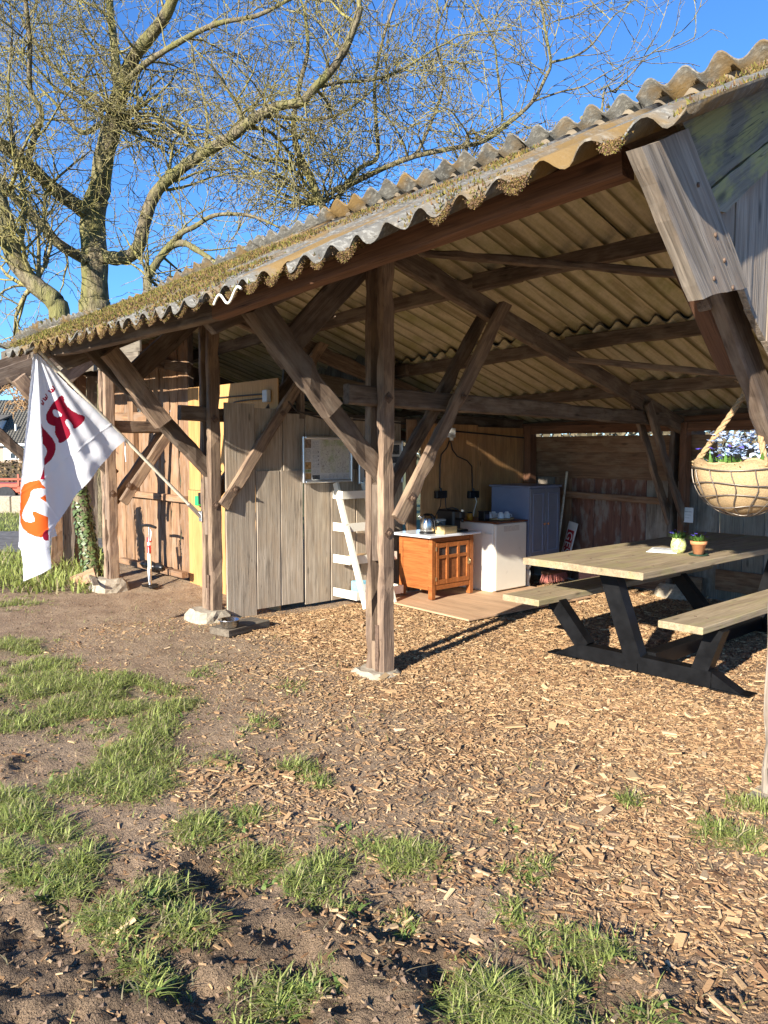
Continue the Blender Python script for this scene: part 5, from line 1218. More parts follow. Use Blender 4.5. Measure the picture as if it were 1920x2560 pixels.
# ------------------------------------------------------------------ hanging basket by the right post
hc = Vector((2.54, -.14, 1.30)); Rb = .205
hb = thing('hanging_basket', (hc.x, hc.y, hc.z), 'burlap-lined wire hanging basket of blue and white flowers on rope', 'hanging basket')
prof = [(Rb * math.sin(a), -Rb * 1.02 * math.cos(a)) for a in np.linspace(.02, math.pi / 2, 12)]
rimz = hc.z + .19
lin = MB(); n_ = 40; V_ = []; rr = random.Random(2)
for k, (r_, z_) in enumerate(prof + [(Rb * 1.03, .03), (Rb * 1.06, .035), (Rb * .98, .02), (Rb * .9, -.03)]):
    for j in range(n_):
        a = 2 * math.pi * j / n_; w_ = 1 + .012 * math.sin(a * 7 + k) ; zz = z_ + (.010 * math.sin(a * 5) + .006 * math.sin(a * 11) if k >= 11 else 0)
        V_.append((hc.x + r_ * w_ * math.cos(a), hc.y + r_ * w_ * math.sin(a), rimz + zz))
lin.add(V_, [(k * n_ + j, k * n_ + (j + 1) % n_, k * n_ + n_ + (j + 1) % n_, k * n_ + n_ + j) for k in range(len(V_) // n_ - 1) for j in range(n_)], 0, True)
lin.build('liner', 'burlap', hb)
wr = MB()
for j in range(14):
    a = 2 * math.pi * j / 14
    wr.tube([(hc.x + (r_ + .008) * math.cos(a + .05 * math.sin(k)), hc.y + (r_ + .008) * math.sin(a + .05 * math.sin(k)), rimz + z_ - .004) for k, (r_, z_) in enumerate(prof)], .0026, 5, cap=False)
for zi in (.20, .42, .62, .80, 1.0):
    a_ = zi * math.pi / 2; r_ = Rb * math.sin(a_) + .009; z_ = -Rb * 1.02 * math.cos(a_)
    wr.tube([(hc.x + r_ * math.cos(t), hc.y + r_ * math.sin(t), rimz + z_ + .007 * math.sin(t * 3 + zi * 9)) for t in np.linspace(0, 2 * math.pi, 37)], .003, 5, cap=False)
wr.build('wire_frame', 'wire', hb)
q = MB(); q.lathe([(0, -.03), (Rb * .93, -.03)], n=24); q.build('soil', 'soil', hb, Matrix.Translation((hc.x, hc.y, rimz)))
kn = Vector((2.58, -.175, 1.86)); hook = Vector((2.59, -.18, 1.975))
def rope(name, pts, r, parent):
    q = MB(); pts = [Vector(p) for p in pts]
    # three twisted strands
    n = 60
    L = [0]; 
    for i in range(len(pts) - 1): L.append(L[-1] + (pts[i + 1] - pts[i]).length)
    def P_(s):
        for i in range(len(pts) - 1):
            if s <= L[i + 1] + 1e-9: return pts[i].lerp(pts[i + 1], (s - L[i]) / (L[i + 1] - L[i]))
        return pts[-1]
    d = (pts[-1] - pts[0]).normalized(); a = d.cross(Vector((0.3, 1, 0.1))).normalized(); b_ = d.cross(a)
    for s3 in range(3):
        pp = []
        for i in range(n + 1):
            s = L[-1] * i / n; t = s / (r * 5.5) * 2 * math.pi / 1.6 + s3 * 2.094
            pp.append(P_(s) + (a * math.cos(t) + b_ * math.sin(t)) * r * .5)
        q.tube(pp, r * .62, 6)
    return q.build(name, 'rope', parent)
for j, a in enumerate((R(200), R(318), R(75))):
    e = Vector((hc.x + Rb * math.cos(a), hc.y + Rb * math.sin(a), rimz + .012)); rope('rope', [e, e.lerp(kn, .5) + Vector((0, 0, -.004)), kn], .0125, hb)
rope('rope_loop', [kn, (kn + hook) * .5 + Vector((.012, 0, 0)), hook], .020, hb)
q = MB(); rr = random.Random(8)
for k in range(5):
    a = k * 1.3; q.tube([kn + Vector((.03 * math.cos(a + t), .03 * math.sin(a + t), .012 * k - .03 + .006 * math.sin(3 * t))) for t in np.linspace(0, 5, 14)], .011, 6)
for k in range(7):
    a = rr.uniform(0, 6.28); q.tube([kn, kn + Vector((.05 * math.cos(a), .05 * math.sin(a), rr.uniform(-.02, .04))), kn + Vector((.075 * math.cos(a + .3), .075 * math.sin(a + .3), rr.uniform(-.02, .06)))], [.006, .005, .003], 5)
q.build('rope_knot', 'rope', hb)
q = MB(); q.lathe([(0, 0), (.016, .004), (.016, .02), (.006, .026), (.006, .06)], n=12); q.build('hook_cap', 'cup', hb, Matrix.Translation((2.565, -.23, 1.985)) @ Matrix.Rotation(-1.3, 4, 'X'))
fo = MB(); rr = random.Random(21)
for k in range(420):
    a = rr.uniform(0, 6.28); q_ = Rb * .9 * math.sqrt(rr.random()); L_ = rr.uniform(.035, .10) * (1.25 if rr.random() < .5 else .8)
    leafblade(fo, (hc.x + q_ * math.cos(a), hc.y + q_ * math.sin(a), rimz - .03), L_, rr.uniform(.007, .018), a + rr.uniform(-1, 1), rr.uniform(.05, .9), 0)
fo.build('foliage', 'leaf', hb)
fb = MB()
for k in range(95):
    a = rr.uniform(0, 6.28); q_ = Rb * .80 * math.sqrt(rr.random()); zc = rimz + rr.uniform(.06, .165)
    cx_, cy_ = hc.x + .015 + q_ * math.cos(a), hc.y + q_ * math.sin(a)
    for s3 in range(3): flower(fb, (cx_ + rr.uniform(-.014, .014), cy_ + rr.uniform(-.014, .014), zc + rr.uniform(-.008, .008)), rr.uniform(.009, .013), 0, k * 5 + s3)
fb.build('pale_blue_flowers', 'forget', hb)
fb = MB()
for k in range(15):
    a = rr.uniform(2.6, 5.2); q_ = Rb * rr.uniform(.45, .95)
    flower(fb, (hc.x + q_ * math.cos(a), hc.y + q_ * math.sin(a), rimz + rr.uniform(.02, .10)), rr.uniform(.010, .016), 0, 900 + k)
fb.build('violet_flowers', 'violet', hb)
fb = MB()
for k in range(9):
    a = R(-35) + rr.uniform(-.45, .45); q_ = Rb * rr.uniform(.55, .95)
    flower(fb, (hc.x + q_ * math.cos(a), hc.y + q_ * math.sin(a), rimz + rr.uniform(.03, .06)), rr.uniform(.022, .032), 0, 990 + k)
fb.build('white_flowers', 'pansy', hb)

# ------------------------------------------------------------------ flag on its pole
XF = -2.44
def onx(px, py, Xp=XF):
    r = ray(px, py); t = (Xp - CAMP[0]) / r[0]; p = CAMP + r * t; return p
fl_ = thing('flag', (-2.45, -.06, .96), 'white banner with red and orange letters on a slanted pale pole', 'flag')
bp = Vector((-2.47, -.065, .97)); tipp = Vector(onx(92, 872)); 
q = MB(); q.tube([bp + (tipp - bp) * .06, tipp], [.015, .013], 12); q.build('pole', 'pole_wood', fl_)
q = MB(); d_ = (tipp - bp).normalized(); q.tube([tipp, tipp + d_ * .02, tipp + d_ * .035], [.02, .02, .012], 12); q.build('pole_tip', 'pole_wood', fl_)
q = MB(); q.tube([bp, bp + (tipp - bp) * .085], [.02, .02], 12); q.box((bp.x, bp.y - .0, bp.z), (.05, .014, .10), bev=.003); q.build('bracket', 'alu', fl_)
cd = bp + (tipp - bp) * .505; q = MB(); q.tube([cd, cd + Vector((0, .005, -.06)), cd + Vector((.005, 0, -.13)), cd + Vector((.0, .008, -.20))], .005, 6); q.build('cord', 'paper', fl_)
Bc = lambda P: [(x / 4.096, 960 + y / 4.096) for x, y in P]
Cc = lambda P: [(x / 5.53, 780 + y / 5.53) for x, y in P]
outl = [(88, 880), (83, 881), (76, 960), (66, 1082), (57, 1204), (52, 1302), (50, 1368), (56, 1378), (57, 1399), (56, 1453), (120, 1416), (119, 1407), (117, 1350), (148, 1340), (140, 1314), (135, 1311), (181, 1258), (259, 1155), (313, 1099), (286, 1066), (181, 974), (101, 891)]
Rl = Bc([(600, 130), (635, 118), (655, 135), (660, 180), (690, 230), (740, 275), (800, 310), (850, 320), (872, 335), (865, 365), (830, 410), (800, 440), (770, 460), (745, 450), (745, 420), (725, 395), (695, 365), (675, 365), (665, 385), (680, 420), (710, 470), (720, 510), (705, 555), (670, 590), (640, 605), (615, 598), (612, 570), (600, 550), (580, 520), (572, 490), (580, 460), (575, 430), (545, 425), (510, 415), (485, 395), (468, 360), (468, 320), (485, 285), (520, 240), (555, 190), (590, 150)])
Rh = Bc([(555, 265), (575, 258), (600, 275), (635, 310), (635, 330), (600, 340), (570, 325), (552, 290)])
Cl = Bc([(408, 398), (425, 450), (480, 495), (540, 560), (570, 610), (575, 660), (555, 720), (520, 775), (435, 835), (432, 770), (460, 720), (472, 690), (460, 655), (420, 610)])
Cl2 = Bc([(432, 840), (437, 975), (390, 975), (410, 920)])
Or = Bc([(385, 980), (310, 1000), (260, 1030), (235, 1090), (228, 1200), (220, 1320), (225, 1420), (245, 1480), (290, 1530), (350, 1560), (405, 1565), (415, 1530), (440, 1495), (468, 1485), (465, 1360), (430, 1345), (380, 1320), (345, 1302), (325, 1310), (328, 1340), (345, 1375), (340, 1405), (310, 1420), (270, 1410), (245, 1380), (240, 1340), (255, 1290), (290, 1210), (310, 1150), (320, 1100), (345, 1075), (400, 1065), (445, 1072), (440, 1055), (410, 1030)])
Or2 = Bc([(385, 1165), (410, 1150), (445, 1130), (452, 1210), (430, 1195)])
Dt = Bc([(410, 1560), (412, 1520), (435, 1492), (465, 1485), (470, 1595), (440, 1600), (420, 1585)])
def stroke(P, w):
    out = []
    for (a, b_) in zip(P[:-1], P[1:]):
        dx, dy = b_[0] - a[0], b_[1] - a[1]; L_ = math.hypot(dx, dy) + 1e-9; ux, uy = dx / L_ * w * .35, dy / L_ * w * .35; nx_, ny_ = -dy / L_ * w / 2, dx / L_ * w / 2
        out.append([(a[0] - ux + nx_, a[1] - uy + ny_), (b_[0] + ux + nx_, b_[1] + uy + ny_), (b_[0] + ux - nx_, b_[1] + uy - ny_), (a[0] - ux - nx_, a[1] - uy - ny_)])
    return out
WW = []
for (cx_, cy_, part) in ((722, 1075, 7), (630, 1185, 7), (566, 1272, 4)):
    dd_ = (-.62, .78); nn_ = (-.70, -.71)
    pts = [(-38, 28), (-30, -18), (-10, -24), (-1, 8), (8, -24), (28, -18), (36, 24)][:part]
    WW += stroke(Cc([(cx_ + dd_[0] * a + nn_[0] * b_ * 1.0, cy_ + dd_[1] * a + nn_[1] * b_) for a, b_ in pts]), 3.6)
def pip(px, py, poly):
    ins = np.zeros(px.shape, bool); n = len(poly)
    for i in range(n):
        x1_, y1_ = poly[i]; x2_, y2_ = poly[(i + 1) % n]
        cnd = ((y1_ > py) != (y2_ > py)) & (px < (x2_ - x1_) * (py - y1_) / (y2_ - y1_ + 1e-12) + x1_); ins ^= cnd
    return ins
stp = 1.25
ua = np.arange(46, 318, stp); va = np.arange(876, 1458, stp); U, Vv = np.meshgrid(ua, va)
rx = (U - 960) / 1950.0; ry = (1280 - Vv) / 1950.0
ff = math.cos(PITCH) + ry * math.sin(PITCH); uu = -math.sin(PITCH) + ry * math.cos(PITCH)
RD = rx[..., None] * CR + ff[..., None] * CF + uu[..., None] * np.array([0, 0, 1.0])
tt = (XF - CAMP[0]) / RD[..., 0]; P3 = CAMP + RD * tt[..., None]
ang = np.arctan2(U - 92, Vv - 872); rad_ = np.hypot(U - 92, Vv - 872) / 560.0
fold = .055 * np.sin(ang * 15 + .6) * np.clip(rad_ * 1.6, 0, 1) * np.exp(-((ang - .06) / .33) ** 2) + .012 * np.sin(ang * 34 + 1.2) * np.clip(rad_ * 2, 0, 1)
fold += (fbm(U / 70.0, Vv / 95.0, 3, 71) - .47) * .035 * np.clip(rad_ * 2, 0, 1)
fold += .006 * np.sin((U * .72 + Vv * .70) / 9.0) * np.exp(-((U - 215) / 60) ** 2 - ((Vv - 1180) / 70) ** 2)
fold += .05 * (Vv > 1372) * np.clip((Vv - 1372) / 60, 0, 1) - .08 * ((U > 119) & (Vv > 1305) & (U + (Vv - 1311) * .9 > 137))
for (c0_, sg_) in ((1010, 1), (1115, 1), (1215, 1)):
    fold += .0035 * np.exp(-(((U * .62 + Vv * .79 - c0_) / 2.6) ** 2))
for c0_ in (-690, -830, -960):
    fold += .003 * np.exp(-(((U * .79 - Vv * .62 - c0_) / 2.6) ** 2))
P3[..., 0] += fold
cu_ = U[:-1, :-1] + stp / 2; cv_ = Vv[:-1, :-1] + stp / 2
keep = pip(cu_, cv_, outl)
mi_ = np.zeros(cu_.shape, np.int32)
mi_[pip(cu_, cv_, Rl) & ~pip(cu_, cv_, Rh)] = 1; mi_[pip(cu_, cv_, Cl)] = 1; mi_[pip(cu_, cv_, Cl2)] = 1
mi_[pip(cu_, cv_, Or)] = 2; mi_[pip(cu_, cv_, Or2)] = 2; mi_[pip(cu_, cv_, Dt)] = 1
for w_ in WW: mi_[pip(cu_, cv_, w_)] = 1
id_ = np.arange(U.size).reshape(U.shape)
qd = np.stack([id_[:-1, :-1], id_[1:, :-1], id_[1:, 1:], id_[:-1, 1:]], -1)[keep]
used, inv = np.unique(qd, return_inverse=True)
me = arr_mesh('flag_cloth', P3.reshape(-1, 3)[used], inv.ravel(), np.full(len(qd), 4), None, True)
me.polygons.foreach_set('material_index', np.ascontiguousarray(mi_[keep]))
def cloth(name, col):
    m, nt, b = mat(name); b.inputs['Base Color'].default_value = (*col, 1); b.inputs['Roughness'].default_value = .8; b.inputs['Specular IOR Level'].default_value = .15
    v = objvec(nt, (1, 1, 1), False); bump(nt, noise(nt, v, 18, 4, .55, .5), .25, .010, b)
    t = nt.nodes.new('ShaderNodeBsdfTranslucent'); t.inputs['Color'].default_value = (*col, 1); mx = nt.nodes.new('ShaderNodeMixShader'); mx.inputs[0].default_value = .3
    nt.links.new(b.outputs[0], mx.inputs[1]); nt.links.new(t.outputs[0], mx.inputs[2]); nt.links.new(mx.outputs[0], nt.nodes['Material Output'].inputs['Surface']); return m
for m_ in (cloth('white_flag_cloth', (.80, .80, .83)), cloth('crimson_flag_print', (.33, .012, .035)), cloth('orange_flag_print', (.86, .13, .02))): me.materials.append(m_)
link('cloth', me, fl_)

# ------------------------------------------------------------------ things on the ground by the shed
pc = np.array([-4.32, .30, .02])
pu = thing('bicycle_pump', pc, 'upright bicycle floor pump against the warm plank wall', 'pump')
q = MB(); q.box((pc[0], pc[1], .035), (.25, .10, .02), bev=.006); q.box((pc[0], pc[1], .045), (.07, .18, .02), bev=.006); q.build('foot_plate', 'black', pu)
tp_ = Vector((pc[0] - .06, pc[1] + .03, .56)); bt_ = Vector((pc[0], pc[1], .05))
q = MB(); q.tube([bt_, bt_.lerp(tp_, .35)], .020, 12); q.build('lower_barrel', 'steel', pu)
q = MB(); q.tube([bt_.lerp(tp_, .35), bt_.lerp(tp_, 1.0)], .0215, 12); q.build('upper_barrel', 'white', pu)
q = MB(); q.tube([bt_.lerp(tp_, .95), bt_.lerp(tp_, 1.06)], .028, 12); q.build('collar', 'redplastic', pu)
q = MB(); q.box(bt_.lerp(tp_, .80) + Vector((.03, -.02, 0)), (.05, .03, .09), bev=.004); q.build('gauge_clip', 'redplastic', pu)
q = MB(); e_ = bt_.lerp(tp_, 1.30); q.tube([bt_.lerp(tp_, 1.05), e_], .008, 8); q.build('plunger_rod', 'steel', pu)
q = MB(); q.tube([e_ + Vector((-.17, .0, .0)), e_ + Vector((-.05, 0, .012)), e_ + Vector((.05, 0, .012)), e_ + Vector((.17, 0, .0))], [.015, .018, .018, .015], 10); q.build('handle', 'black', pu)
q = MB(); q.tube([bt_ + Vector((.02, -.02, .03)), bt_ + Vector((.06, -.05, .18)), bt_.lerp(tp_, .5) + Vector((.06, -.04, 0)), bt_.lerp(tp_, .9) + Vector((.045, -.03, 0)), bt_.lerp(tp_, 1.2) + Vector((.07, -.02, .03)), bt_.lerp(tp_, 1.25) + Vector((.10, -.02, -.03)), bt_.lerp(tp_, 1.0) + Vector((.075, -.02, .0))], .007, 8); q.build('hose', 'greybox', pu)
q = MB()
for k, (xx, yy, sx_, sy_, sz_) in enumerate(((-4.85, .52, .16, .06, .05), (-4.70, .50, .12, .055, .06), (-4.60, .54, .13, .05, .045))):
    q.ico((xx, yy, .205 if k != 9 else .2), 1.0, 0, (sx_, sy_, sz_), 60 + k, .10, 14, 8)
tag(q.build('black_gloves', 'black'), 'crumpled black gloves on the bottom rail of the plank wall', 'gloves')
# bowl on a board
p0_, p1_, p2_ = gnd(530, 1598), gnd(641, 1574), gnd(502, 1577, .03)
timber_ctr = (p0_ + p1_) / 2 
bd = timber('board', (p0_[0] - .02, p0_[1] + .08, .045), (p1_[0] - .06, p1_[1] + .08, .05), .24, .06, (1, 0, 0), 'bark_dark', None)
tag(bd, 'dark wooden board on the ground under the dog bowl', 'board')
bc_ = Vector(gnd(574, 1568, .078)) 
bw = MB(); bw.lathe([(0, .003), (.066, .003), (.070, .008), (.084, .062), (.098, .066), (.100, .070), (.094, .072), (.082, .066), (.067, .014), (0, .010)], n=40)
tag(bw.build('dog_bowl', 'steel', None, Matrix.Translation((bc_.x, bc_.y, .078))), 'shiny steel dog bowl on a dark board by the post', 'bowl')
# ivy-clad leaning stump left of the shed
ib = Vector(gnd(236, 1455)); it = Vector(at(196, 1215, float((np.array(ib) - CAMP) @ CF)))
iv = thing('ivy_stump', ib, 'leaning ivy-clad trunk beside the left end of the shed', 'tree trunk')
q = MB(); q.tube([ib + Vector((0, 0, -.1)), ib.lerp(it, .3) + Vector((.02, 0, 0)), ib.lerp(it, .7), it], [.10, .085, .085, .08], 12); q.build('trunk', 'bark', iv)
rr = random.Random(5); q = MB()
for k in range(520):
    t = rr.random(); p = ib.lerp(it, t); a = rr.uniform(0, 6.28); r_ = .09 + rr.uniform(0, .035); c_ = p + Vector((math.cos(a) * r_, math.sin(a) * r_, 0)); s_ = rr.uniform(.018, .034)
    n_ = Vector((math.cos(a), math.sin(a), rr.uniform(-.2, .6))).normalized(); u_ = n_.cross(Vector((0, 0, 1))).normalized(); w_ = n_.cross(u_)
    q.add([c_ + u_ * s_, c_ + w_ * s_ * .8 + n_ * .008, c_ - u_ * s_, c_ - w_ * s_ * 1.1], [(0, 1, 2, 3)])
M['ivy'] = plain('ivy_leaf', (.10, .14, .045), .4, 0, 40, .5, .1); q.build('ivy_leaves', 'ivy', iv)
# dry vine tangle hanging at the far left frame
vt = Vector(at(42, 1005, 9.6)); q = MB(); rr = random.Random(15)
for k in range(26):
    p = vt + Vector((rr.uniform(-.16, .1), rr.uniform(-.1, .1), rr.uniform(.0, .14))); pts = [p]
    for s_ in range(7): p = p + Vector((rr.uniform(-.07, .07), rr.uniform(-.07, .07), rr.uniform(-.085, .055))); pts.append(p)
    q.tube(pts, .005, 5)
q.tube([vt + Vector((0, 0, .1)), vt + Vector((.03, .05, .35))], .012, 6)
tag(q.build('dry_vine', 'rope'), 'tangle of dry vine stems hanging under the far left eave', 'vine')

# ------------------------------------------------------------------ trees
class Segs:
    def __init__(s): s.a = []
    def add(s, p, q, r0, r1): s.a.append((p[0], p[1], p[2], q[0], q[1], q[2], r0, r1))
    def mesh(s, name, m, sides):
        A = np.array(s.a); p = A[:, :3]; q = A[:, 3:6]; d = q - p; d /= np.linalg.norm(d, axis=1)[:, None] + 1e-9
        ref = np.where(np.abs(d[:, 2:3]) > .9, np.array([[1., 0, 0]]), np.array([[0, 0, 1.]]))
        u = np.cross(d, ref); u /= np.linalg.norm(u, axis=1)[:, None]; w = np.cross(d, u)
        V = []
        for k in range(sides):
            t = 2 * np.pi * k / sides; o = u * math.cos(t) + w * math.sin(t); V += [p + o * A[:, 6:7], q + o * A[:, 7:8]]
        V = np.stack(V, 1); n = len(A)
        fc = np.array([(2 * k, (2 * k + 2) % (2 * sides), (2 * k + 3) % (2 * sides), 2 * k + 1) for k in range(sides)])
        Fx = (np.arange(n)[:, None, None] * 2 * sides + fc[None]).reshape(-1)
        me = arr_mesh(name, V.reshape(-1, 3), Fx, np.full(n * sides, 4), None, True); me.materials.append(M[m]); return me
TR = random.Random(42)
def rvec(): return Vector((TR.gauss(0, 1), TR.gauss(0, 1), TR.gauss(0, 1)))
def grow(S, p, d, L, r, lev, maxlev, dens=1.0, droop=0.0):
    step = {1: .17, 2: .14, 3: .11, 4: .09}[lev]; n = max(2, int(L / step)); step = L / n; d = d.normalized()
    for i in range(n):
        t = i / n; d = (d + rvec() * (.17 if lev < 3 else .22) + Vector((0, 0, .04 - droop * (t if lev > 1 else .3)))).normalized()
        q = p + d * step; r0 = r * (1 - .7 * t); r1 = r * (1 - .7 * (i + 1) / n); mn = {1: .009, 2: .0068, 3: .0052, 4: .0045}[lev]
        S.add(p, q, max(r0, mn), max(r1, mn * .85)); p = q
        if lev < maxlev:
            pr = {1: .80, 2: .72, 3: .42}[lev] * dens
            while TR.random() < pr:
                pr -= 1.0
                side = rvec(); side = (side - d * side.dot(d)).normalized(); cd_ = (d * TR.uniform(.3, 1.1) + side + Vector((0, 0, .12 - droop * .5))).normalized()
                cl = {1: TR.uniform(.55, 1.3), 2: TR.uniform(.25, .75), 3: TR.uniform(.08, .22)}[lev] * (1.1 - .5 * t)
                grow(S, q, cd_, cl, max(.005, r1 * TR.uniform(.45, .7)), lev + 1, maxlev, dens, droop)
def smooth_path(P, k=4):
    P = [Vector(p) for p in P]; out = []
    for i in range(len(P) - 1):
        a = P[max(0, i - 1)]; b_ = P[i]; c_ = P[i + 1]; d_ = P[min(len(P) - 1, i + 2)]
        for j in range(k):
            t = j / k; out.append(.5 * ((2 * b_) + (c_ - a) * t + (2 * a - 5 * b_ + 4 * c_ - d_) * t * t + (3 * b_ - a - 3 * c_ + d_) * t ** 3))
    out.append(P[-1]); return out
def tree(name, limbs, label, dens=1.0, every=.42, maxlev=4, droop=.12, l1=(1.1, 2.4)):
    """limbs: list of ([(px, py, depth)...], start width px, end width px, spawn)"""
    P0 = at(*limbs[0][0][0]); base = Vector((P0[0], P0[1], 0))
    root = thing(name, base, label, 'tree', group='bare trees behind the shed')
    T_ = MB(); S = Segs()
    for li, (pts, w0, w1, sp) in enumerate(limbs):
        W_ = [at(*p) for p in pts]; 
        if li == 0: W_ = [np.array([W_[0][0], W_[0][1], -.1])] + W_
        path = smooth_path(W_); n = len(path); rad = []
        d0 = pts[0][2]
        for i in range(n):
            t = i / (n - 1); w = w0 + (w1 - w0) * t; rad.append(max(.006, w * .5 * d0 / 1950.0) * (1 + .05 * math.sin(i * 1.7 + li) + TR.uniform(-.05, .05)))
        T_.tube(path, rad, 10 if w0 > 14 else 7)
        acc = 0
        for i in range(1, n):
            acc += (path[i] - path[i - 1]).length
            if i / n < sp: continue
            ev = every * (1.0 if rad[i] < .08 else 2.2)
            while acc > ev:
                acc -= ev; d = (path[i] - path[i - 1]).normalized(); side = rvec(); side = (side - d * side.dot(d)).normalized()
                cd_ = (side + d * TR.uniform(-.1, .7) + Vector((0, 0, .25))).normalized()
                L_ = TR.uniform(*l1) * (1.0 - .45 * i / n); grow(S, path[i] , cd_, L_, min(.045, rad[i] * TR.uniform(.3, .55)), 1, maxlev, dens, droop)
        grow(S, path[-1], (path[-1] - path[-2]), 1.3, rad[-1], 1, maxlev, dens, droop)
    T_.build('trunk', 'bark', root)
    link('crown', S.mesh('crown', 'twig', 3), root)
    return len(S.a)
nseg = []
nseg.append(tree('bare_tree', [
    ([(237, 800, 14), (237, 758, 14), (236, 640, 14), (231, 560, 14), (240, 500, 14), (250, 470, 13.9), (260, 393, 13.8), (283, 307, 13.7), (301, 231, 13.6), (318, 180, 13.5), (345, 127, 13.3), (405, 52, 13.0), (440, -20, 12.8), (470, -120, 12.5)], 78, 18, .55),
    ([(231, 545, 14), (202, 521, 13.8), (145, 480, 13.4), (75, 417, 12.9), (0, 359, 12.4), (-90, 300, 12.0)], 40, 22, .2),
    ([(262, 642, 13.9), (290, 646, 13.7), (325, 640, 13.5), (347, 615, 13.3), (359, 567, 13.2), (376, 509, 13.1), (405, 463, 13.0), (463, 414, 12.8), (521, 376, 12.6), (579, 341, 12.4), (637, 295, 12.2), (694, 266, 12.0), (752, 255, 11.8), (787, 220, 11.7), (839, 162, 11.5), (874, 98, 11.3), (900, 20, 11.2)], 34, 13, .35),
    ([(215, 650, 13.8), (191, 637, 13.7), (145, 608, 13.4), (98, 555, 13.2), (35, 492, 12.9), (0, 451, 12.7), (-60, 400, 12.5)], 27, 16, .2),
    ([(69, 405, 12.9), (72, 390, 12.9), (87, 341, 12.8), (104, 284, 12.7), (75, 220, 12.6), (75, 116, 12.4), (64, 0, 12.2)], 17, 10, .1),
    ([(300, 240, 13.6), (292, 190, 13.9), (285, 110, 14.0), (275, 20, 14.1), (270, -80, 14.1)], 26, 15, .1),
    ([(301, 225, 13.6), (350, 170, 13.0), (440, 110, 12.6), (540, 60, 12.2), (640, 40, 11.9), (720, 0, 11.7)], 16, 7, .1),
    ([(285, 305, 13.7), (330, 305, 13.3), (420, 300, 13.0), (490, 320, 12.8)], 10, 5, .1),
    ([(260, 270, 13.9), (230, 240, 14.3), (180, 215, 14.6), (120, 150, 14.9), (60, 60, 15.0)], 18, 8, .1),
    ([(250, 310, 14.0), (200, 330, 14.2), (140, 260, 14.6), (100, 220, 14.8)], 14, 6, .1),
    ([(637, 295, 12.2), (690, 290, 12.5), (770, 300, 12.7), (860, 280, 12.8), (960, 200, 12.8)], 11, 5, .1),
    ([(787, 220, 11.7), (850, 205, 11.9), (930, 200, 12.0), (1010, 170, 12.0), (1090, 120, 12)], 10, 5, .1)],
    'largest bare lichen-covered tree with a thick upright trunk behind the shed', 1.12, .33))
nseg.append(tree('bare_tree', [
    ([(150, 830, 11.6), (139, 758, 11.6), (87, 712, 11.6), (40, 654, 11.6), (17, 579, 11.6), (0, 503, 11.6), (-30, 400, 11.6)], 52, 36, .4),
    ([(40, 654, 11.6), (60, 560, 11.9), (62, 480, 12.1), (40, 380, 12.3), (20, 250, 12.4), (30, 100, 12.5)], 14, 6, .1)],
    'leaning bare trunk rising at the left edge behind the shed roof', 1.2, .36))
nseg.append(tree('bare_tree', [
    ([(830, 620, 13), (816, 544, 13), (799, 498, 13), (775, 440, 13), (746, 382, 13), (735, 324, 13), (738, 270, 13), (752, 200, 13), (770, 120, 13), (760, 20, 13)], 24, 8, .25),
    ([(775, 440, 13), (740, 410, 12.8), (694, 399, 12.5), (654, 399, 12.3), (610, 380, 12.0)], 10, 5, .1),
    ([(816, 544, 13), (860, 470, 13.2), (900, 420, 13.2), (943, 393, 13.2), (940, 300, 13.2), (937, 203, 13.2), (960, 90, 13.2), (990, 0, 13.2)], 14, 6, .1),
    ([(860, 470, 13.2), (960, 420, 12.8), (1040, 390, 12.5), (1134, 370, 12.3), (1209, 353, 12.1), (1267, 312, 12), (1330, 255, 12), (1365, 191, 12), (1377, 156, 12), (1365, 87, 12), (1353, 10, 12)], 13, 5, .15),
    ([(1040, 390, 12.5), (1080, 300, 12.8), (1110, 200, 12.9), (1090, 90, 13), (1120, 0, 13)], 9, 4, .1)],
    'slender bare tree behind the middle of the shed roof', 1.06, .37))
nseg.append(tree('bare_tree', [
    ([(370, 760, 12.2), (370, 694, 12.2), (417, 625, 12.2), (457, 608, 12.0), (492, 625, 11.8), (530, 650, 11.6)], 24, 12, .3),
    ([(417, 625, 12.2), (450, 585, 12.0), (486, 567, 11.9), (538, 538, 11.8), (619, 538, 11.6), (680, 560, 11.4)], 16, 6, .1)],
    'low mossy tree arching just above the roof ridge', .8, .4, 4, .1, (.7, 1.5)))
def sparse(name, limbs, label):
    return tree(name, limbs, label, .42, .36, 3, .0, (.35, .85))
nseg.append(sparse('bare_tree', [
    ([(1160, 420, 12.4), (1209, 350, 12.4), (1267, 308, 12.4), (1330, 255, 12.4), (1365, 191, 12.4), (1377, 156, 12.4), (1365, 87, 12.4), (1353, 10, 12.4)], 11, 4, .1),
    ([(1377, 156, 12.4), (1440, 139, 12.3), (1481, 110, 12.2), (1510, 70, 12.2), (1539, 35, 12.2)], 6, 3, .05),
    ([(1255, 300, 12.4), (1255, 278, 12.5), (1243, 174, 12.5), (1232, 98, 12.5), (1180, 0, 12.5)], 7, 4, .05),
    ([(1330, 255, 12.4), (1400, 230, 12.2), (1460, 215, 12.1), (1520, 180, 12.1)], 5, 3, .05)],
    'sparse bare tree with open twigs against the blue sky'))
nseg.append(sparse('bare_tree', [([(1500, 330, 12.9), (1539, 231, 12.9), (1573, 191, 12.9), (1614, 145, 12.9)], 6, 3, .1)], 'small bare treetop showing above the roof at the right'))
print('tree segments', nseg)

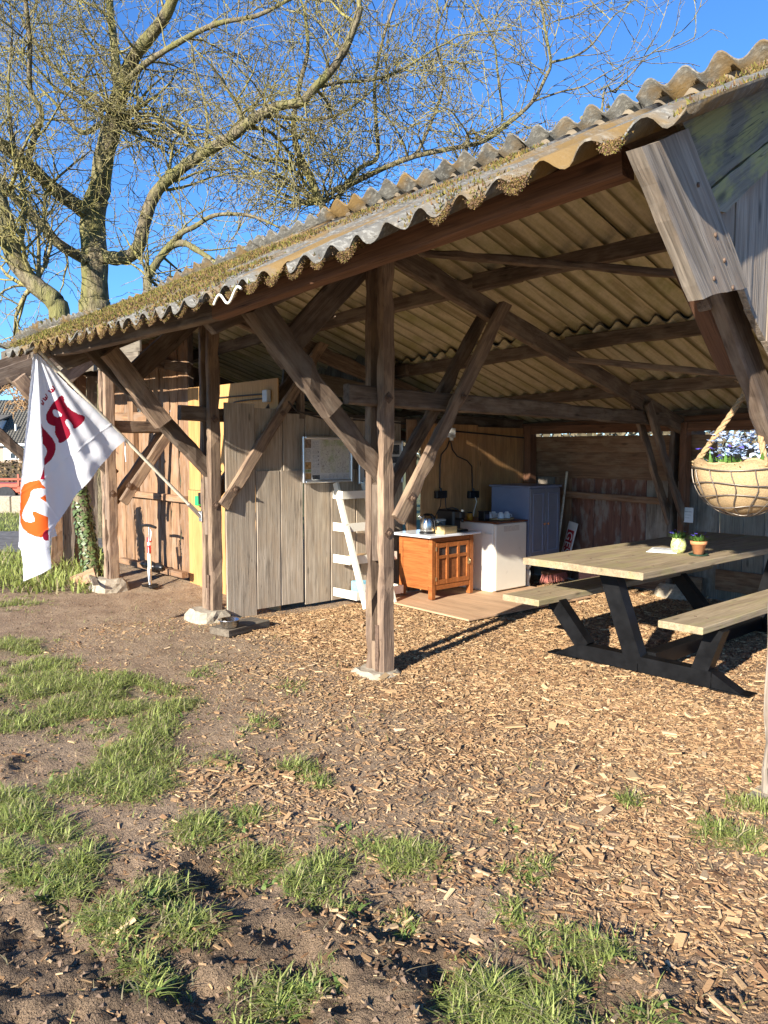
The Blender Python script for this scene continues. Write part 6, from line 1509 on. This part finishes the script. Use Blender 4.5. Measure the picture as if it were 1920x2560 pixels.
# ------------------------------------------------------------------ far house, hedge, trailer, concrete wall
def frame_mw(px, depth):                    # local X to the right, Y away from the viewer
    p = at(px, 1132, depth); return Matrix(((CR[0], CF[0], 0, p[0]), (CR[1], CF[1], 0, p[1]), (0, 0, 1, 0), (0, 0, 0, 1)))
HM = frame_mw(20, 70.0); hs = thing('house', HM.translation, 'white-trimmed house with dark tiled roof beyond the hedge', 'house')
M['brick'] = plain('beige_brick', (.40, .30, .23), .9, 0, 30, .2, .2); M['tile'] = plain('dark_roof_tiles', (.115, .105, .085), .8, 0, 9, .3, .4)
q = MB(); q.box((0, 4, 1.15), (24, 8, 2.3)); q.build('wall', 'brick', hs, HM)
q = MB(); n_ = 22
for k in range(n_):
    t0_, t1_ = k / n_, (k + 1) / n_; y0_, y1_ = -.4 + 4.4 * t0_, -.4 + 4.4 * t1_ + .05; z0_, z1_ = 2.35 + 4.1 * t0_, 2.35 + 4.1 * t1_
    q.add([(-12.4, y0_, z0_ + .05), (12.4, y0_, z0_ + .05), (12.4, y1_, z1_), (-12.4, y1_, z1_), (-12.4, y0_, z0_ - .02), (12.4, y0_, z0_ - .02)], [(0, 1, 2, 3), (4, 5, 1, 0)])
for k in range(90):
    xx = -12.3 + k * .275; q.add([(xx, -.42, 2.40), (xx + .07, -.42, 2.40), (xx + .07, 4.0, 6.50), (xx, 4.0, 6.50), (xx + .035, -.42, 2.46), (xx + .035, 4.0, 6.57)], [(0, 4, 5, 3), (4, 1, 2, 5)])
q.add([(-12.4, 8.4, 2.35), (12.4, 8.4, 2.35), (12.4, 4.0, 6.5), (-12.4, 4.0, 6.5)], [(0, 1, 2, 3)])
rf = q.build('roof', 'tile', hs, HM)
q = MB(); q.box((0, -.42, 2.28), (24.8, .12, .22)); q.build('white_fascia', 'paper', hs, HM)
for wx in (.72, -3.5, 4.5):
    q = MB()
    for (cx_, cz_, sx_, sz_) in ((-.52, 1.55, .12, 1.15), (.52, 1.55, .12, 1.15), (0, 2.08, 1.16, .1), (0, 1.02, 1.16, .1), (0, 1.55, .06, 1.0), (0, 1.55, .95, .05)): q.box((wx + cx_, -.06, cz_), (sx_, .1, sz_))
    wf = q.build('window', 'paper', hs, HM)
    q = MB(); q.box((wx, -.03, 1.55), (.95, .04, 1.0)); q.build('pane', 'pane', wf, HM)
    for sd in (-.85, .85):
        q = MB(); q.box((wx + sd, -.04, 1.5), (.5, .06, 1.3)); q.build('shutter', 'paper', hs, HM)
q = MB(); q.box((-1.75, 1.0, 3.75), (1.7, 2.2, 1.5)); dm = q.build('dormer', 'paper', hs, HM)
q = MB(); q.add([(-2.8, -.3, 4.4), (-.7, -.3, 4.4), (-.7, 2.6, 5.1), (-2.8, 2.6, 5.1), (-2.8, -.3, 4.25), (-.7, -.3, 4.25), (-.7, 2.6, 4.95), (-2.8, 2.6, 4.95)], [(0, 1, 2, 3), (4, 5, 1, 0), (5, 6, 2, 1), (7, 4, 0, 3), (7, 6, 5, 4)]); q.build('dormer_roof', 'tile', dm, HM)
q = MB(); q.tube([(.35, .9, 3.4), (.35, .9, 4.15)], .1, 8); q.build('vent_pipe', 'greybox', rf, HM)
def leafmass(name, mw, x0, x1, y0, y1, z0, z1, n, size, pal, root, m='attr'):
    x = RNG.uniform(x0, x1, n); y = RNG.uniform(y0, y1, n); z = RNG.uniform(z0, z1, n) + .12 * np.sin(x * 3.1) * (RNG.random(n)); s_ = size * RNG.uniform(.5, 1.3, n)
    a = RNG.normal(0, 1, (n, 3)); a /= np.linalg.norm(a, axis=1)[:, None]; b_ = np.cross(a, RNG.normal(0, 1, (n, 3))); b_ /= np.linalg.norm(b_, axis=1)[:, None]
    c_ = np.stack([x, y, z], 1); V = np.stack([c_ - a * s_[:, None], c_ + b_ * s_[:, None] * .6, c_ + a * s_[:, None], c_ - b_ * s_[:, None] * .6], 1).reshape(-1, 3)
    R3 = np.array(mw)[:3, :3]; V = V @ R3.T + np.array(mw)[:3, 3]
    C = np.repeat(np.array(pal)[RNG.integers(0, len(pal), n)] * RNG.uniform(.6, 1.25, (n, 1)), 4, 0)
    me = arr_mesh(name, V, np.arange(n * 4), np.full(n, 4), C); me.materials.append(M[m]); return link(name, me, root)
GM = frame_mw(20, 34.0); hg = thing('hedge', GM.translation, 'clipped brown beech hedge in front of the far house', 'hedge')
leafmass('foliage', GM, -7, 7, 0, .9, .05, 1.25, 9000, .07, [(.24, .15, .075), (.17, .11, .06), (.30, .20, .10), (.14, .12, .05)], hg)
q = MB(); q.box((0, .45, .58), (14, .6, 1.1)); q.build('inner_branches', plain('hedge_core', (.07, .05, .03), .95, 0, 20, .3, .3), hg, GM)
CM = frame_mw(0, 20.0)
cwl = thing('concrete_wall', CM.translation, 'low weathered concrete block wall at the edge of the lawn', 'wall')
for k in range(4):
    q = MB(); q.box((-2.4 + 1.05 * k, .15, .22), (1.03, .3, .46), bev=.02); q.build('concrete_block', 'concrete', cwl, CM)
TM = frame_mw(0, 22.5); tr_ = thing('farm_trailer', TM.translation, 'red flatbed farm trailer behind the low concrete wall', 'trailer')
M['redrust'] = plain('faded_red_paint', (.42, .085, .04), .6, 0, 14, .25, .1)
for (c_, s_, nm) in (((-.8, .5, .62), (3.6, 1.2, .12), 'deck'), ((-.8, -.12, .48), (3.6, .06, .12), 'side_beam'), ((.75, .3, .55), (.5, .8, .36), 'tool_box'), ((-.8, -.1, .80), (3.2, .05, .06), 'side_rail')):
    q = MB(); q.box(c_, s_, bev=.01); q.build(nm, 'redrust', tr_, TM)
for xx in (-2.2, -1.2, -.2, .55): 
    q = MB(); q.box((xx, -.1, .78), (.05, .05, .34)); q.build('stake', 'redrust', tr_, TM)
for xx in (-1.6, .2):
    q = MB(); q.tube([(xx, -.2, .30), (xx, .0, .30)], .30, 18); q.build('wheel', 'black', tr_, TM)
# far hedgerow round the horizon
n = 16000; th = RNG.uniform(-.5, 3.3, n) ; rr_ = 150 + 25 * RNG.random(n); hz = RNG.uniform(0, 1, n) ** .8 * (5 + 4 * vnoise(th * 40, th * 0, 3)); s_ = RNG.uniform(.4, 1.3, n)
c_ = np.stack([np.cos(th) * rr_, np.sin(th) * rr_, hz], 1); a = RNG.normal(0, 1, (n, 3)); a /= np.linalg.norm(a, axis=1)[:, None]; b_ = np.cross(a, RNG.normal(0, 1, (n, 3))); b_ /= np.linalg.norm(b_, axis=1)[:, None]
V = np.stack([c_ - a * s_[:, None], c_ + b_ * s_[:, None] * .6, c_ + a * s_[:, None], c_ - b_ * s_[:, None] * .6], 1).reshape(-1, 3)
C = np.repeat(np.array([[.16, .13, .08]]) * RNG.uniform(.6, 1.3, (n, 1)), 4, 0)
me = arr_mesh('far_hedgerow', V, np.arange(n * 4), np.full(n, 4), C); me.materials.append(M['attr'])
tag(link('far_hedgerow', me), 'far-off bare hedgerow along the horizon', 'hedgerow', kind='stuff')
